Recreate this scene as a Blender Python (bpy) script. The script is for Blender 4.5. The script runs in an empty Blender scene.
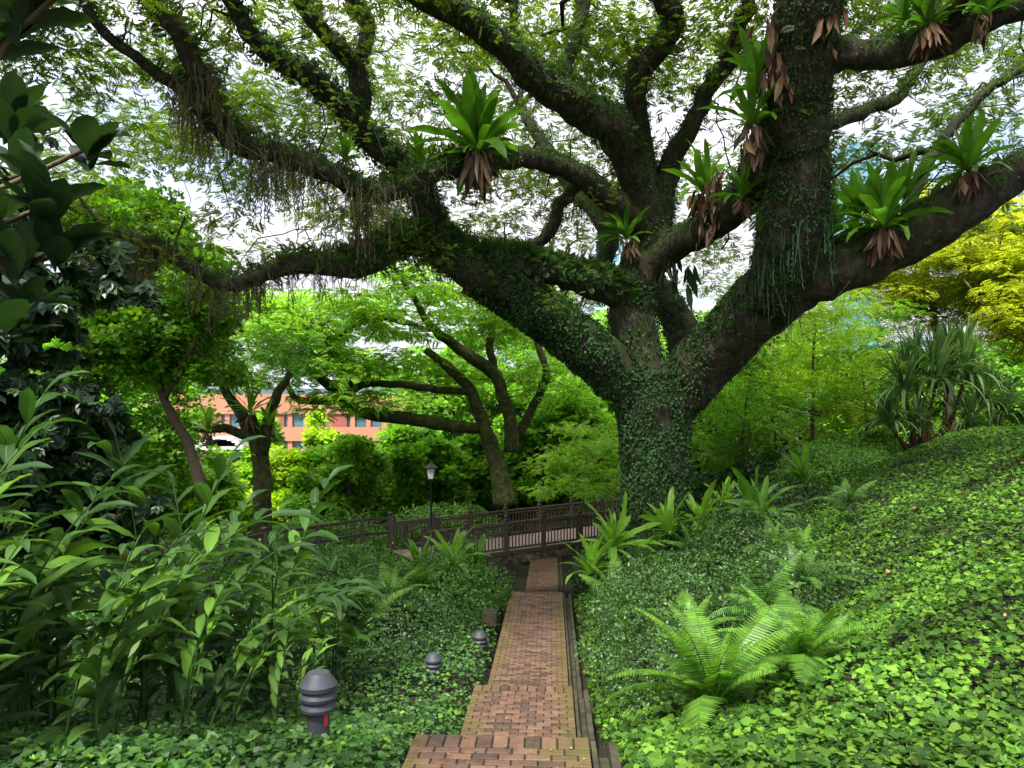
import bpy, math, random
import numpy as np
R = math.radians
random.seed(5)
rng = np.random.default_rng(11)
F = 759.0; HY = 427.0            # focal length and horizon, used only to read distances off the photograph
C = bpy.context.scene.collection
scene = bpy.context.scene

def P(x, y, d):
    return np.array([(x-512)/F*d, d, (HY-y)/F*d])
def U(a, b, n=None): return rng.uniform(a, b, n)
def unit(v): return v/np.maximum(np.linalg.norm(v, axis=-1, keepdims=True), 1e-9)

# ------------------------------------------------------------------ objects
def origin(o):
    p = np.zeros(3)
    while o is not None:
        p += np.array(o.location); o = o.parent
    return p
def tag(o, label=None, cat=None, group=None, kind=None):
    if label: o['label'] = label
    if cat: o['category'] = cat
    if group: o['group'] = group
    if kind: o['kind'] = kind
    return o
def empty(name, loc=(0, 0, 0), label=None, cat=None, group=None):
    o = bpy.data.objects.new(name, None); C.objects.link(o)
    o.location = [float(v) for v in loc]; o.empty_display_size = .2
    return tag(o, label, cat, group)
def link(name, me, parent=None, loc=(0, 0, 0), rot=(0, 0, 0), scale=1.0):
    o = bpy.data.objects.new(name, me); C.objects.link(o); o.parent = parent
    o.location = [float(v) for v in loc]; o.rotation_euler = [float(v) for v in rot]
    o.scale = (scale,)*3 if np.isscalar(scale) else scale
    return o
def copy_tree(o, parent=None):
    c = o.copy(); C.objects.link(c); c.parent = parent
    for ch in list(o.children): copy_tree(ch, c)
    return c

class MB:
    def __init__(s): s.v = []; s.f = []; s.n = 0
    def add(s, V, Fc):
        V = np.asarray(V, float)
        if V.ndim == 2: V = V[None]
        N, k, _ = V.shape
        if N == 0: return s
        if not isinstance(Fc, (list, tuple)) or (len(Fc) and not isinstance(Fc[0], np.ndarray)): Fc = [np.asarray(Fc)]
        off = s.n + np.arange(N)*k
        for f in Fc:
            if len(f): s.f.append((off[:, None, None]+f[None]).reshape(-1, f.shape[1]))
        s.v.append(V.reshape(-1, 3)); s.n += N*k
        return s
    def box(s, c, d, rz=0.0):
        c = np.asarray(c, float); hx, hy, hz = [q/2 for q in d]
        V = np.array([[x, y, z] for x in (-hx, hx) for y in (-hy, hy) for z in (-hz, hz)])
        ca, sa = math.cos(rz), math.sin(rz)
        V = np.stack([V[:, 0]*ca-V[:, 1]*sa, V[:, 0]*sa+V[:, 1]*ca, V[:, 2]], 1)+c
        return s.add(V, np.array([[0, 1, 3, 2], [4, 6, 7, 5], [0, 4, 5, 1], [2, 3, 7, 6], [0, 2, 6, 4], [1, 5, 7, 3]]))
    def beam(s, a, b, w, h):
        a = np.asarray(a, float); b = np.asarray(b, float); t = unit(b-a)
        sd = unit(np.cross(t, [0, 0, 1.0])); up = np.cross(sd, t)
        V = np.array([p+sd*i*w/2+up*j*h/2 for p in (a, b) for i in (-1, 1) for j in (-1, 1)])
        return s.add(V, np.array([[0, 1, 3, 2], [4, 6, 7, 5], [0, 4, 5, 1], [2, 3, 7, 6], [0, 2, 6, 4], [1, 5, 7, 3]]))
    def lathe(s, c, prof, n=20):
        c = np.asarray(c, float); a = np.arange(n)*2*math.pi/n
        V = np.concatenate([np.stack([np.cos(a)*r, np.sin(a)*r, np.full(n, z)], 1) for r, z in prof])+c
        m = len(prof); i = np.arange(n); j = (i+1) % n
        f = np.concatenate([np.stack([k*n+i, k*n+j, (k+1)*n+j, (k+1)*n+i], 1) for k in range(m-1)])
        return s.add(V, f)
    def tube(s, pts, rad, sides=8, rough=0.0, cap=True):
        V, f, tri = tube_geo(pts, rad, sides, rough)
        return s.add(V, [f, tri] if cap else [f])
    def mesh(s, name, mat, smooth=False, org=None):
        me = bpy.data.meshes.new(name)
        v = np.concatenate(s.v) if s.v else np.zeros((0, 3))
        if org is not None: v = v-org
        me.vertices.add(len(v)); me.vertices.foreach_set('co', v.astype(np.float32).ravel())
        tot = sum(a.size for a in s.f); me.loops.add(tot)
        me.loops.foreach_set('vertex_index', np.concatenate([a.ravel() for a in s.f]).astype(np.int32))
        cnt = np.concatenate([np.full(len(a), a.shape[1]) for a in s.f]).astype(np.int32)
        me.polygons.add(len(cnt))
        st = np.concatenate([[0], np.cumsum(cnt)[:-1]]).astype(np.int32)
        me.polygons.foreach_set('loop_start', st); me.polygons.foreach_set('loop_total', cnt)
        me.update(calc_edges=True)
        me.materials.append(mat)
        me.polygons.foreach_set('use_smooth', np.full(len(cnt), smooth))
        me.update()
        return me
    def build(s, name, mat, parent=None, smooth=False):
        org = origin(parent) if parent is not None else None
        return link(name, s.mesh(name, mat, smooth, org), parent)

def resample(pts, rad, step):
    pts = np.asarray(pts, float); rad = np.asarray(rad, float); n = len(pts)
    if n == 2:
        t = np.linspace(0, 1, max(2, int(np.linalg.norm(pts[1]-pts[0])/step)+1))[:, None]
        return pts[0]+(pts[1]-pts[0])*t, rad[0]+(rad[1]-rad[0])*t[:, 0]
    ext = np.vstack([2*pts[0]-pts[1], pts, 2*pts[-1]-pts[-2]]); op = []; orr = []
    for i in range(n-1):
        p0, p1, p2, p3 = ext[i:i+4]
        m = max(1, int(np.ceil(np.linalg.norm(p2-p1)/step)))
        for k in range(m):
            t = k/m
            op.append(.5*((2*p1)+(-p0+p2)*t+(2*p0-5*p1+4*p2-p3)*t*t+(-p0+3*p1-3*p2+p3)*t**3))
            orr.append(rad[i]+(rad[i+1]-rad[i])*t)
    op.append(pts[-1]); orr.append(rad[-1])
    return np.array(op), np.array(orr)
def tube_frames(pts):
    t = np.zeros_like(pts); t[1:-1] = pts[2:]-pts[:-2]; t[0] = pts[1]-pts[0]; t[-1] = pts[-1]-pts[-2]; t = unit(t)
    a = np.zeros_like(pts); ref = np.array([0, 0, 1.0]) if abs(t[0][2]) < .9 else np.array([1.0, 0, 0])
    u = unit(np.cross(t[0], ref))
    for i in range(len(pts)):
        u = u-t[i]*np.dot(u, t[i]); u = u/max(np.linalg.norm(u), 1e-9); a[i] = u
    return t, a, np.cross(t, a)
def tube_geo(pts, rad, sides=8, rough=0.0):
    pts = np.asarray(pts, float); n = len(pts); rad = np.broadcast_to(np.asarray(rad, float), (n,))
    t, a, b = tube_frames(pts)
    th = np.arange(sides)*2*math.pi/sides
    r = rad[:, None]*np.ones(sides)
    if rough:
        ph = U(0, 6.28, 4); i = np.arange(n)[:, None]
        r = r*(1+rough*(.5*np.sin(2*th+ph[0]+.35*i)+.45*np.sin(3*th+ph[1]-.5*i)+.35*np.sin(5*th+ph[2]+.9*i)+.5*rng.normal(size=(n, sides))*.5))
    V = pts[:, None]+(np.cos(th)[None, :, None]*a[:, None]+np.sin(th)[None, :, None]*b[:, None])*r[:, :, None]
    V = V.reshape(-1, 3)
    i = np.arange(sides); j = (i+1) % sides
    f = np.concatenate([np.stack([k*sides+i, k*sides+j, (k+1)*sides+j, (k+1)*sides+i], 1) for k in range(n-1)])
    V = np.vstack([V, pts[0], pts[-1]])
    tri = np.concatenate([np.stack([j, i, np.full(sides, n*sides)], 1), np.stack([(n-1)*sides+i, (n-1)*sides+j, np.full(sides, n*sides+1)], 1)])
    return V, f, tri
def frames(d, nrm):
    d = unit(d); s = unit(np.cross(d, nrm)); n2 = np.cross(s, d)
    return np.stack([s, d, n2], axis=2)
def inst(T, M, L, sc=1.0):
    sc = np.broadcast_to(np.asarray(sc, float), (len(L),) + ((3,) if np.ndim(sc) == 2 else ()))
    X = T[None]*(sc[:, None, :] if sc.ndim == 2 else sc[:, None, None])
    return np.einsum('nij,nkj->nki', M, np.broadcast_to(X, (len(L),)+T.shape))+L[:, None]
def rdir(n, zmin=-1, zmax=1):
    z = U(zmin, zmax, n); a = U(0, 2*math.pi, n); r = np.sqrt(1-z*z)
    return np.stack([r*np.cos(a), r*np.sin(a), z], 1)
def wave(p, s, seed=0):
    q = np.random.default_rng(seed); out = 0
    for k in range(5):
        w = q.normal(size=p.shape[-1])*s*(1+k*.6); out = out+np.sin(p@w+q.uniform(0, 6.28))/(1+k*.6)
    return out/2.2

# ------------------------------------------------------------------ materials
def ramp(nt, cols):
    r = nt.nodes.new('ShaderNodeValToRGB'); el = r.color_ramp.elements
    while len(el) > 1: el.remove(el[-1])
    for i, c in enumerate(cols):
        p = c[3] if len(c) > 3 else i/max(1, len(cols)-1)
        e = el[0] if i == 0 else el.new(p)
        e.position = p; e.color = (*c[:3], 1)
    return r
def N(nt, t, **k):
    n = nt.nodes.new(t)
    for a, b in k.items(): setattr(n, a, b)
    return n
def leaf_mat(name, cols, rough=.45, trans=.4, tcol=(1.5, 1.6, .6), spec=.35, clump=1.2, cl=(.55, 1.35)):
    m = bpy.data.materials.new(name); m.use_nodes = True; nt = m.node_tree; nt.nodes.clear(); L = nt.links
    g = N(nt, 'ShaderNodeNewGeometry'); rp = ramp(nt, cols); L.new(g.outputs['Random Per Island'], rp.inputs[0])
    nz = N(nt, 'ShaderNodeTexNoise'); nz.inputs['Scale'].default_value = clump; nz.inputs['Detail'].default_value = 2
    L.new(g.outputs['Position'], nz.inputs['Vector'])
    mr = N(nt, 'ShaderNodeMapRange'); mr.inputs[1].default_value = .3; mr.inputs[2].default_value = .7
    mr.inputs[3].default_value = cl[0]; mr.inputs[4].default_value = cl[1]; L.new(nz.outputs[0], mr.inputs[0])
    mx = N(nt, 'ShaderNodeVectorMath', operation='SCALE'); L.new(rp.outputs[0], mx.inputs[0]); L.new(mr.outputs[0], mx.inputs['Scale'])
    pb = N(nt, 'ShaderNodeBsdfPrincipled'); L.new(mx.outputs[0], pb.inputs['Base Color'])
    pb.inputs['Roughness'].default_value = rough; pb.inputs['Specular IOR Level'].default_value = spec
    tc = N(nt, 'ShaderNodeVectorMath', operation='MULTIPLY'); L.new(mx.outputs[0], tc.inputs[0]); tc.inputs[1].default_value = tcol
    tr = N(nt, 'ShaderNodeBsdfTranslucent'); L.new(tc.outputs[0], tr.inputs[0])
    ms = N(nt, 'ShaderNodeMixShader'); ms.inputs[0].default_value = trans
    L.new(pb.outputs[0], ms.inputs[1]); L.new(tr.outputs[0], ms.inputs[2])
    o = N(nt, 'ShaderNodeOutputMaterial'); L.new(ms.outputs[0], o.inputs[0])
    return m
def solid(name, cols, rough=.8, scale=3.0, detail=6, bump=0.0, bscale=20., metal=0, spec=.3, stretch=(1, 1, 1)):
    m = bpy.data.materials.new(name); m.use_nodes = True; nt = m.node_tree; L = nt.links; pb = nt.nodes['Principled BSDF']
    g = N(nt, 'ShaderNodeNewGeometry'); mp = N(nt, 'ShaderNodeVectorMath', operation='MULTIPLY'); mp.inputs[1].default_value = stretch
    L.new(g.outputs['Position'], mp.inputs[0])
    nz = N(nt, 'ShaderNodeTexNoise'); nz.inputs['Scale'].default_value = scale; nz.inputs['Detail'].default_value = detail
    nz.inputs['Roughness'].default_value = .65
    L.new(mp.outputs[0], nz.inputs['Vector'])
    rp = ramp(nt, cols); L.new(nz.outputs[0], rp.inputs[0]); L.new(rp.outputs[0], pb.inputs['Base Color'])
    pb.inputs['Roughness'].default_value = rough; pb.inputs['Metallic'].default_value = metal; pb.inputs['Specular IOR Level'].default_value = spec
    if bump:
        b = N(nt, 'ShaderNodeTexNoise'); b.inputs['Scale'].default_value = bscale; b.inputs['Detail'].default_value = 5
        L.new(mp.outputs[0], b.inputs['Vector'])
        bp = N(nt, 'ShaderNodeBump'); bp.inputs['Strength'].default_value = bump; bp.inputs['Distance'].default_value = .05
        L.new(b.outputs[0], bp.inputs['Height']); L.new(bp.outputs[0], pb.inputs['Normal'])
    return m
M = {}
M['crown'] = leaf_mat('rain_tree_leaf', [(.045, .085, .012), (.09, .16, .018), (.16, .23, .03)], trans=.55, clump=.5, tcol=(1.6, 1.6, .6))
M['lime'] = leaf_mat('lime_leaf', [(0.0945, 0.216, 0.027), (0.2025, 0.3915, 0.0405), (0.3645, 0.54, 0.0607)], trans=.5, clump=.35, cl=(.7, 1.25))
M['bright'] = leaf_mat('bright_leaf', [(0.072, 0.192, 0.0144), (0.132, 0.312, 0.024), (0.24, 0.432, 0.03)], trans=.5, clump=.6, cl=(.5, 1.3))
M['mid'] = leaf_mat('mid_leaf', [(0.0438, 0.125, 0.02), (0.0938, 0.225, 0.03), (0.1625, 0.3375, 0.04)], trans=.4, clump=.5)
M['dark'] = leaf_mat('dark_leaf', [(.012, .035, .012), (.022, .06, .018), (.04, .09, .022)], trans=.25, clump=.8, rough=.35)
M['yellow'] = leaf_mat('yellow_leaf', [(0.26, 0.38, 0.03), (0.42, 0.52, 0.035), (0.6, 0.62, 0.05)], trans=.5, clump=.5, tcol=(1.3, 1.2, .6), cl=(.75, 1.2))
M['yelgreen'] = leaf_mat('yellow_green_leaf', [(0.182, 0.336, 0.028), (0.336, 0.504, 0.035), (0.504, 0.616, 0.042)], trans=.5, clump=.4, cl=(.65, 1.25))
M['ivy'] = leaf_mat('ivy_leaf', [(0.0115, 0.0345, 0.0092), (0.023, 0.0667, 0.0149), (0.0517, 0.1265, 0.023)], trans=.2, clump=1.0, rough=.5, spec=.25, cl=(.5, 1.5))
M['fuzz'] = leaf_mat('epiphyte_leaf', [(.022, .06, .014), (.045, .11, .02), (.09, .18, .025)], trans=.4, clump=.9)
M['moss'] = leaf_mat('hanging_moss', [(.05, .055, .018), (.10, .11, .03), (.20, .165, .07)], trans=.3, clump=.9)
M['greymoss'] = leaf_mat('tassel_fern', [(.025, .07, .035), (.05, .12, .055), (.09, .17, .06)], trans=.3, clump=.9)
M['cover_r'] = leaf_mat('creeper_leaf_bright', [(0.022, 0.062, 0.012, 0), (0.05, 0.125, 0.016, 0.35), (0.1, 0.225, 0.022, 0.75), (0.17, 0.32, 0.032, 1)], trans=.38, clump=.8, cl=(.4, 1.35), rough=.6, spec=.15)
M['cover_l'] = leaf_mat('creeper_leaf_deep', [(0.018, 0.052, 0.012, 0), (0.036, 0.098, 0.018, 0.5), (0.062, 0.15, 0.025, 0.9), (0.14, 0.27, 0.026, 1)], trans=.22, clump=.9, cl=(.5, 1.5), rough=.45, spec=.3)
M['shrub'] = leaf_mat('shrub_leaf', [(0.02, 0.052, 0.014), (0.038, 0.095, 0.02), (0.07, 0.15, 0.028)], trans=.25, clump=1.4, rough=.4, cl=(.5, 1.4))
M['shrub_b'] = leaf_mat('shrub_leaf_fresh', [(.03, .09, .016), (.065, .17, .025), (.12, .26, .03)], trans=.35, clump=1.4, cl=(.55, 1.3))
M['ginger'] = leaf_mat('ginger_leaf', [(0.018, 0.048, 0.013, 0), (0.034, 0.085, 0.018, 0.5), (0.06, 0.135, 0.023, 0.85), (0.14, 0.28, 0.025, 1)], trans=.35, clump=1.5, rough=.5, spec=.25, cl=(.7, 1.3))
M['midrib'] = leaf_mat('pale_midrib', [(0.06, 0.13, 0.03), (0.1, 0.19, 0.045)], trans=.2, clump=2)
M['rubber'] = leaf_mat('rubber_leaf', [(.008, .025, .012), (.014, .038, .014), (.03, .06, .012)], trans=.2, clump=2, rough=.28, spec=.5, cl=(.8, 1.2))
M['nest'] = leaf_mat('nest_fern_frond', [(.05, .15, .018), (.09, .23, .022), (.15, .32, .028)], trans=.4, clump=2.5, rough=.35, cl=(.6, 1.25))
M['nest_b'] = leaf_mat('nest_fern_frond_pale', [(.09, .22, .03), (.16, .34, .035), (.27, .46, .04)], trans=.4, clump=2.5, rough=.35, cl=(.7, 1.25))
M['fern'] = leaf_mat('fern_pinna', [(0.045, 0.12, 0.017), (0.08, 0.2, 0.022), (0.14, 0.29, 0.027)], trans=.4, clump=1.2, cl=(.6, 1.2))
M['pandan'] = leaf_mat('pandanus_leaf', [(0.042, 0.108, 0.036), (0.096, 0.204, 0.054), (0.216, 0.336, 0.096)], trans=.25, clump=1.2, rough=.35)
M['dead'] = leaf_mat('dead_frond', [(.05, .03, .018), (.14, .075, .04), (.26, .16, .095)], trans=.2, clump=3, tcol=(1.3, 1, .7))
M['litter'] = leaf_mat('fallen_leaf', [(0.22, 0.15, 0.03), (0.16, 0.08, 0.025), (0.32, 0.26, 0.05)], trans=.1, clump=3)
M['bark'] = solid('rain_tree_bark', [(.012, .009, .007, .25), (.045, .036, .026, .5), (.13, .105, .08, .8)], rough=.9, scale=7, bump=1.0, bscale=14, stretch=(1, 1, .35))
def add_moss(m, lo, hi, col):
    nt = m.node_tree; L = nt.links; pb = nt.nodes['Principled BSDF']; src = pb.inputs['Base Color'].links[0].from_socket
    g = N(nt, 'ShaderNodeNewGeometry'); sx = N(nt, 'ShaderNodeSeparateXYZ'); L.new(g.outputs['Normal'], sx.inputs[0])
    nz = N(nt, 'ShaderNodeTexNoise'); nz.inputs['Scale'].default_value = 2.2; nz.inputs['Detail'].default_value = 8; nz.inputs['Roughness'].default_value = .75; L.new(g.outputs['Position'], nz.inputs['Vector'])
    ma = N(nt, 'ShaderNodeMath', operation='MULTIPLY_ADD'); L.new(sx.outputs[2], ma.inputs[0]); ma.inputs[1].default_value = .18; L.new(nz.outputs[0], ma.inputs[2])
    mr = N(nt, 'ShaderNodeMapRange'); mr.inputs[1].default_value = lo; mr.inputs[2].default_value = hi; mr.inputs[4].default_value = .9; L.new(ma.outputs[0], mr.inputs[0])
    mx = N(nt, 'ShaderNodeMix', data_type='RGBA'); L.new(mr.outputs[0], mx.inputs[0]); L.new(src, mx.inputs[6]); mx.inputs[7].default_value = (*col, 1); L.new(mx.outputs[2], pb.inputs['Base Color'])
add_moss(M['bark'], .46, .62, (.035, .06, .012))
M['bark2'] = solid('thin_bark', [(.03, .02, .012), (.09, .065, .04), (.16, .12, .08)], rough=.9, scale=5, bump=.5, bscale=20)
M['mossbark'] = solid('mossy_bark', [(.02, .018, .01, .3), (.05, .055, .018, .5), (.11, .14, .025, .7)], rough=.95, scale=4, bump=.8, bscale=18)
M['twig'] = solid('twig', [(.012, .009, .007), (.04, .03, .02)], rough=.9, scale=8)
M['tanbark'] = solid('tan_bark', [(.13, .08, .045), (.28, .19, .11)], rough=.85, scale=9)
M['redbark'] = solid('pandanus_trunk', [(.05, .022, .014), (.13, .06, .038)], rough=.9, scale=7, bump=.4)
M['soil'] = solid('soil', [(.006, .006, .003), (.014, .014, .006), (.022, .032, .008)], rough=1, scale=2.5, bump=.6, bscale=9)
M['wood'] = solid('rail_timber', [(.018, .013, .010), (.045, .033, .025), (.085, .064, .050)], rough=.6, scale=6, bump=.2, stretch=(1, 1, 4))
M['deck'] = solid('deck_board', [(.12, .09, .075), (.24, .18, .15)], rough=.8, scale=4)
M['beam'] = solid('stained_concrete_beam', [(.012, .010, .008, .35), (.07, .06, .045, .55), (.20, .17, .12, .75)], rough=.9, scale=5, bump=.4)
M['concrete'] = solid('weathered_concrete', [(.012, .011, .007, .3), (.04, .038, .02, .55), (.085, .075, .045, .8)], rough=.95, scale=3.5, bump=.4)
M['bollard'] = solid('bollard_paint', [(0.026, 0.029, 0.036), (0.052, 0.057, 0.067)], rough=.55, scale=9, bump=.1)
M['red'] = solid('red_sticker', [(.35, .03, .02), (.50, .06, .03)], rough=.6)
M['iron'] = solid('black_iron', [(.008, .008, .009), (.02, .02, .02)], rough=.4)
M['lampglass'] = solid('frosted_glass', [(.55, .55, .50), (.75, .75, .72)], rough=.3)
M['terra'] = solid('terracotta_cladding', [(0.2852, 0.124, 0.0713), (0.372, 0.1798, 0.1054)], rough=.8, scale=.6)
M['brickpier'] = solid('dark_red_brick', [(.18, .055, .04), (.26, .09, .06)], rough=.9, scale=3)
M['white'] = solid('white_render', [(0.4125, 0.42, 0.42), (0.555, 0.5625, 0.5625)], rough=.7, scale=.5)
M['glass'] = solid('window_glass', [(.03, .07, .08), (.10, .20, .22)], rough=.12, scale=.25, spec=.8)
M['cyan'] = solid('blue_curtain_glass', [(0.06, 0.19, 0.24), (0.13, 0.3, 0.36)], rough=.15, scale=.12, spec=.8)
M['tower'] = solid('tower_facade', [(.38, .42, .46), (.52, .56, .60)], rough=.5, scale=.3)
M['road'] = solid('pale_road', [(.24, .23, .21), (.36, .35, .33)], rough=.9, scale=.6)
M['grass'] = solid('lawn', [(.05, .13, .015), (.10, .20, .02)], rough=1, scale=2, bump=.4)
M['maroon'] = solid('maroon_paint', [(.12, .015, .02), (.2, .03, .03)], rough=.3)
def brick_mat():
    m = bpy.data.materials.new('brick_paver'); m.use_nodes = True; nt = m.node_tree; L = nt.links; pb = nt.nodes['Principled BSDF']
    g = N(nt, 'ShaderNodeNewGeometry'); tc = N(nt, 'ShaderNodeTexCoord')
    rp = ramp(nt, [(.040, .026, .018), (.072, .042, .027), (.105, .056, .034), (.125, .075, .046)]); L.new(g.outputs['Random Per Island'], rp.inputs[0])
    nz = N(nt, 'ShaderNodeTexNoise'); nz.inputs['Scale'].default_value = 9; nz.inputs['Detail'].default_value = 8; L.new(tc.outputs['Object'], nz.inputs['Vector'])
    mr = N(nt, 'ShaderNodeMapRange'); mr.inputs[1].default_value = .3; mr.inputs[2].default_value = .7; mr.inputs[3].default_value = .72; mr.inputs[4].default_value = 1.25
    L.new(nz.outputs[0], mr.inputs[0]); sc = N(nt, 'ShaderNodeVectorMath', operation='SCALE'); L.new(rp.outputs[0], sc.inputs[0]); L.new(mr.outputs[0], sc.inputs['Scale'])
    # moss growing in from both edges of the path and in blotches
    sx = N(nt, 'ShaderNodeSeparateXYZ'); L.new(tc.outputs['Object'], sx.inputs[0])
    ab = N(nt, 'ShaderNodeMath', operation='ABSOLUTE'); L.new(sx.outputs[0], ab.inputs[0])
    n2 = N(nt, 'ShaderNodeTexNoise'); n2.inputs['Scale'].default_value = 3.0; n2.inputs['Detail'].default_value = 6; L.new(tc.outputs['Object'], n2.inputs['Vector'])
    ad = N(nt, 'ShaderNodeMath', operation='MULTIPLY_ADD'); L.new(n2.outputs[0], ad.inputs[0]); ad.inputs[1].default_value = 1.3; L.new(ab.outputs[0], ad.inputs[2])
    m2 = N(nt, 'ShaderNodeMapRange'); m2.inputs[1].default_value = 1.05; m2.inputs[2].default_value = 1.42; m2.inputs[4].default_value = .82; L.new(ad.outputs[0], m2.inputs[0])
    mx = N(nt, 'ShaderNodeMix', data_type='RGBA'); L.new(m2.outputs[0], mx.inputs[0]); L.new(sc.outputs[0], mx.inputs[6]); mx.inputs[7].default_value = (.075, .062, .014, 1)
    L.new(mx.outputs[2], pb.inputs['Base Color']); pb.inputs['Roughness'].default_value = .75; pb.inputs['Specular IOR Level'].default_value = .3
    b = N(nt, 'ShaderNodeTexNoise'); b.inputs['Scale'].default_value = 45; b.inputs['Detail'].default_value = 4; L.new(tc.outputs['Object'], b.inputs['Vector'])
    bp = N(nt, 'ShaderNodeBump'); bp.inputs['Strength'].default_value = .5; bp.inputs['Distance'].default_value = .01; L.new(b.outputs[0], bp.inputs['Height']); L.new(bp.outputs[0], pb.inputs['Normal'])
    return m
M['brick'] = brick_mat()

# ------------------------------------------------------------------ terrain and path
def zp(y):
    y = np.asarray(y, float)
    return np.interp(y, [-8, 1.8, 3.5, 6.1, 8.35, 10.8, 12.3, 20.4, 25.2, 46, 50], [-1.6, -1.6, -2.48, -2.48, -3.68, -3.68, -4.43, -4.43, -6.93, -6.93, -7.6])
def xc(y): return -0.4+0.052*np.asarray(y, float)
def smooth(a, b, x):
    t = np.clip((x-a)/(b-a), 0, 1); return t*t*(3-2*t)
def ground(x, y):
    x = np.asarray(x, float); y = np.asarray(y, float)
    bank = np.interp(y, [-8, 2, 6, 9, 12, 20, 25, 34, 45, 60, 400], [-1.7, -1.85, -2.72, -3.75, -4.5, -4.75, -4.9, -5.3, -6.8, -8.2, -8.2])
    s = np.interp(y, [4, 6, 8, 12, 18, 21, 25, 34, 45], [0, .12, .36, .46, .43, .42, .34, .15, .02])
    v = x-xc(y)
    r = s*np.maximum(0, np.where(v > 0, v-.9, 0)); r = np.where(r > 4.4, 4.4+(r-4.4)*.3, r)
    l = -.05*np.maximum(0, -v-3)*smooth(4, 12, y); l = np.maximum(l, -1.5)
    w = .05*wave(np.stack([x, y], -1), .8, 3)+.03*wave(np.stack([x, y], -1), 2.2, 5)
    z = bank+r+l+w*np.minimum(1, np.maximum(0, np.abs(v)-.8))
    deep = np.minimum(zp(y), bank)-.3
    t = smooth(.78, 1.15, np.abs(v)); t = np.where(y > 20.4, smooth(.95, 2.6, np.abs(v)), t)
    far = smooth(46, 60, y); t = t*(1-far)+far
    return deep*(1-t)+z*t
def build_ground():
    gx = np.concatenate([-np.geomspace(16, 400, 26)[::-1], np.arange(-15.6, -2.2, .4), np.arange(-2.2, 4.2, .1), np.arange(4.2, 16, .35), np.geomspace(16.4, 400, 26)])
    gy = np.concatenate([np.arange(-8, 3, .5), np.arange(3, 30, .22), np.arange(30, 62, 1.0), np.geomspace(63, 900, 24)])
    X, Y = np.meshgrid(gx, gy); Z = ground(X, Y)
    V = np.stack([X, Y, Z], -1).reshape(-1, 3); nx = len(gx); ny = len(gy)
    i, j = np.meshgrid(np.arange(nx-1), np.arange(ny-1)); a = (j*nx+i).ravel()
    mb = MB().add(V, np.stack([a, a+1, a+nx+1, a+nx], 1))
    tag(mb.build('ground', M['soil'], smooth=True), kind='structure')
build_ground()

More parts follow.
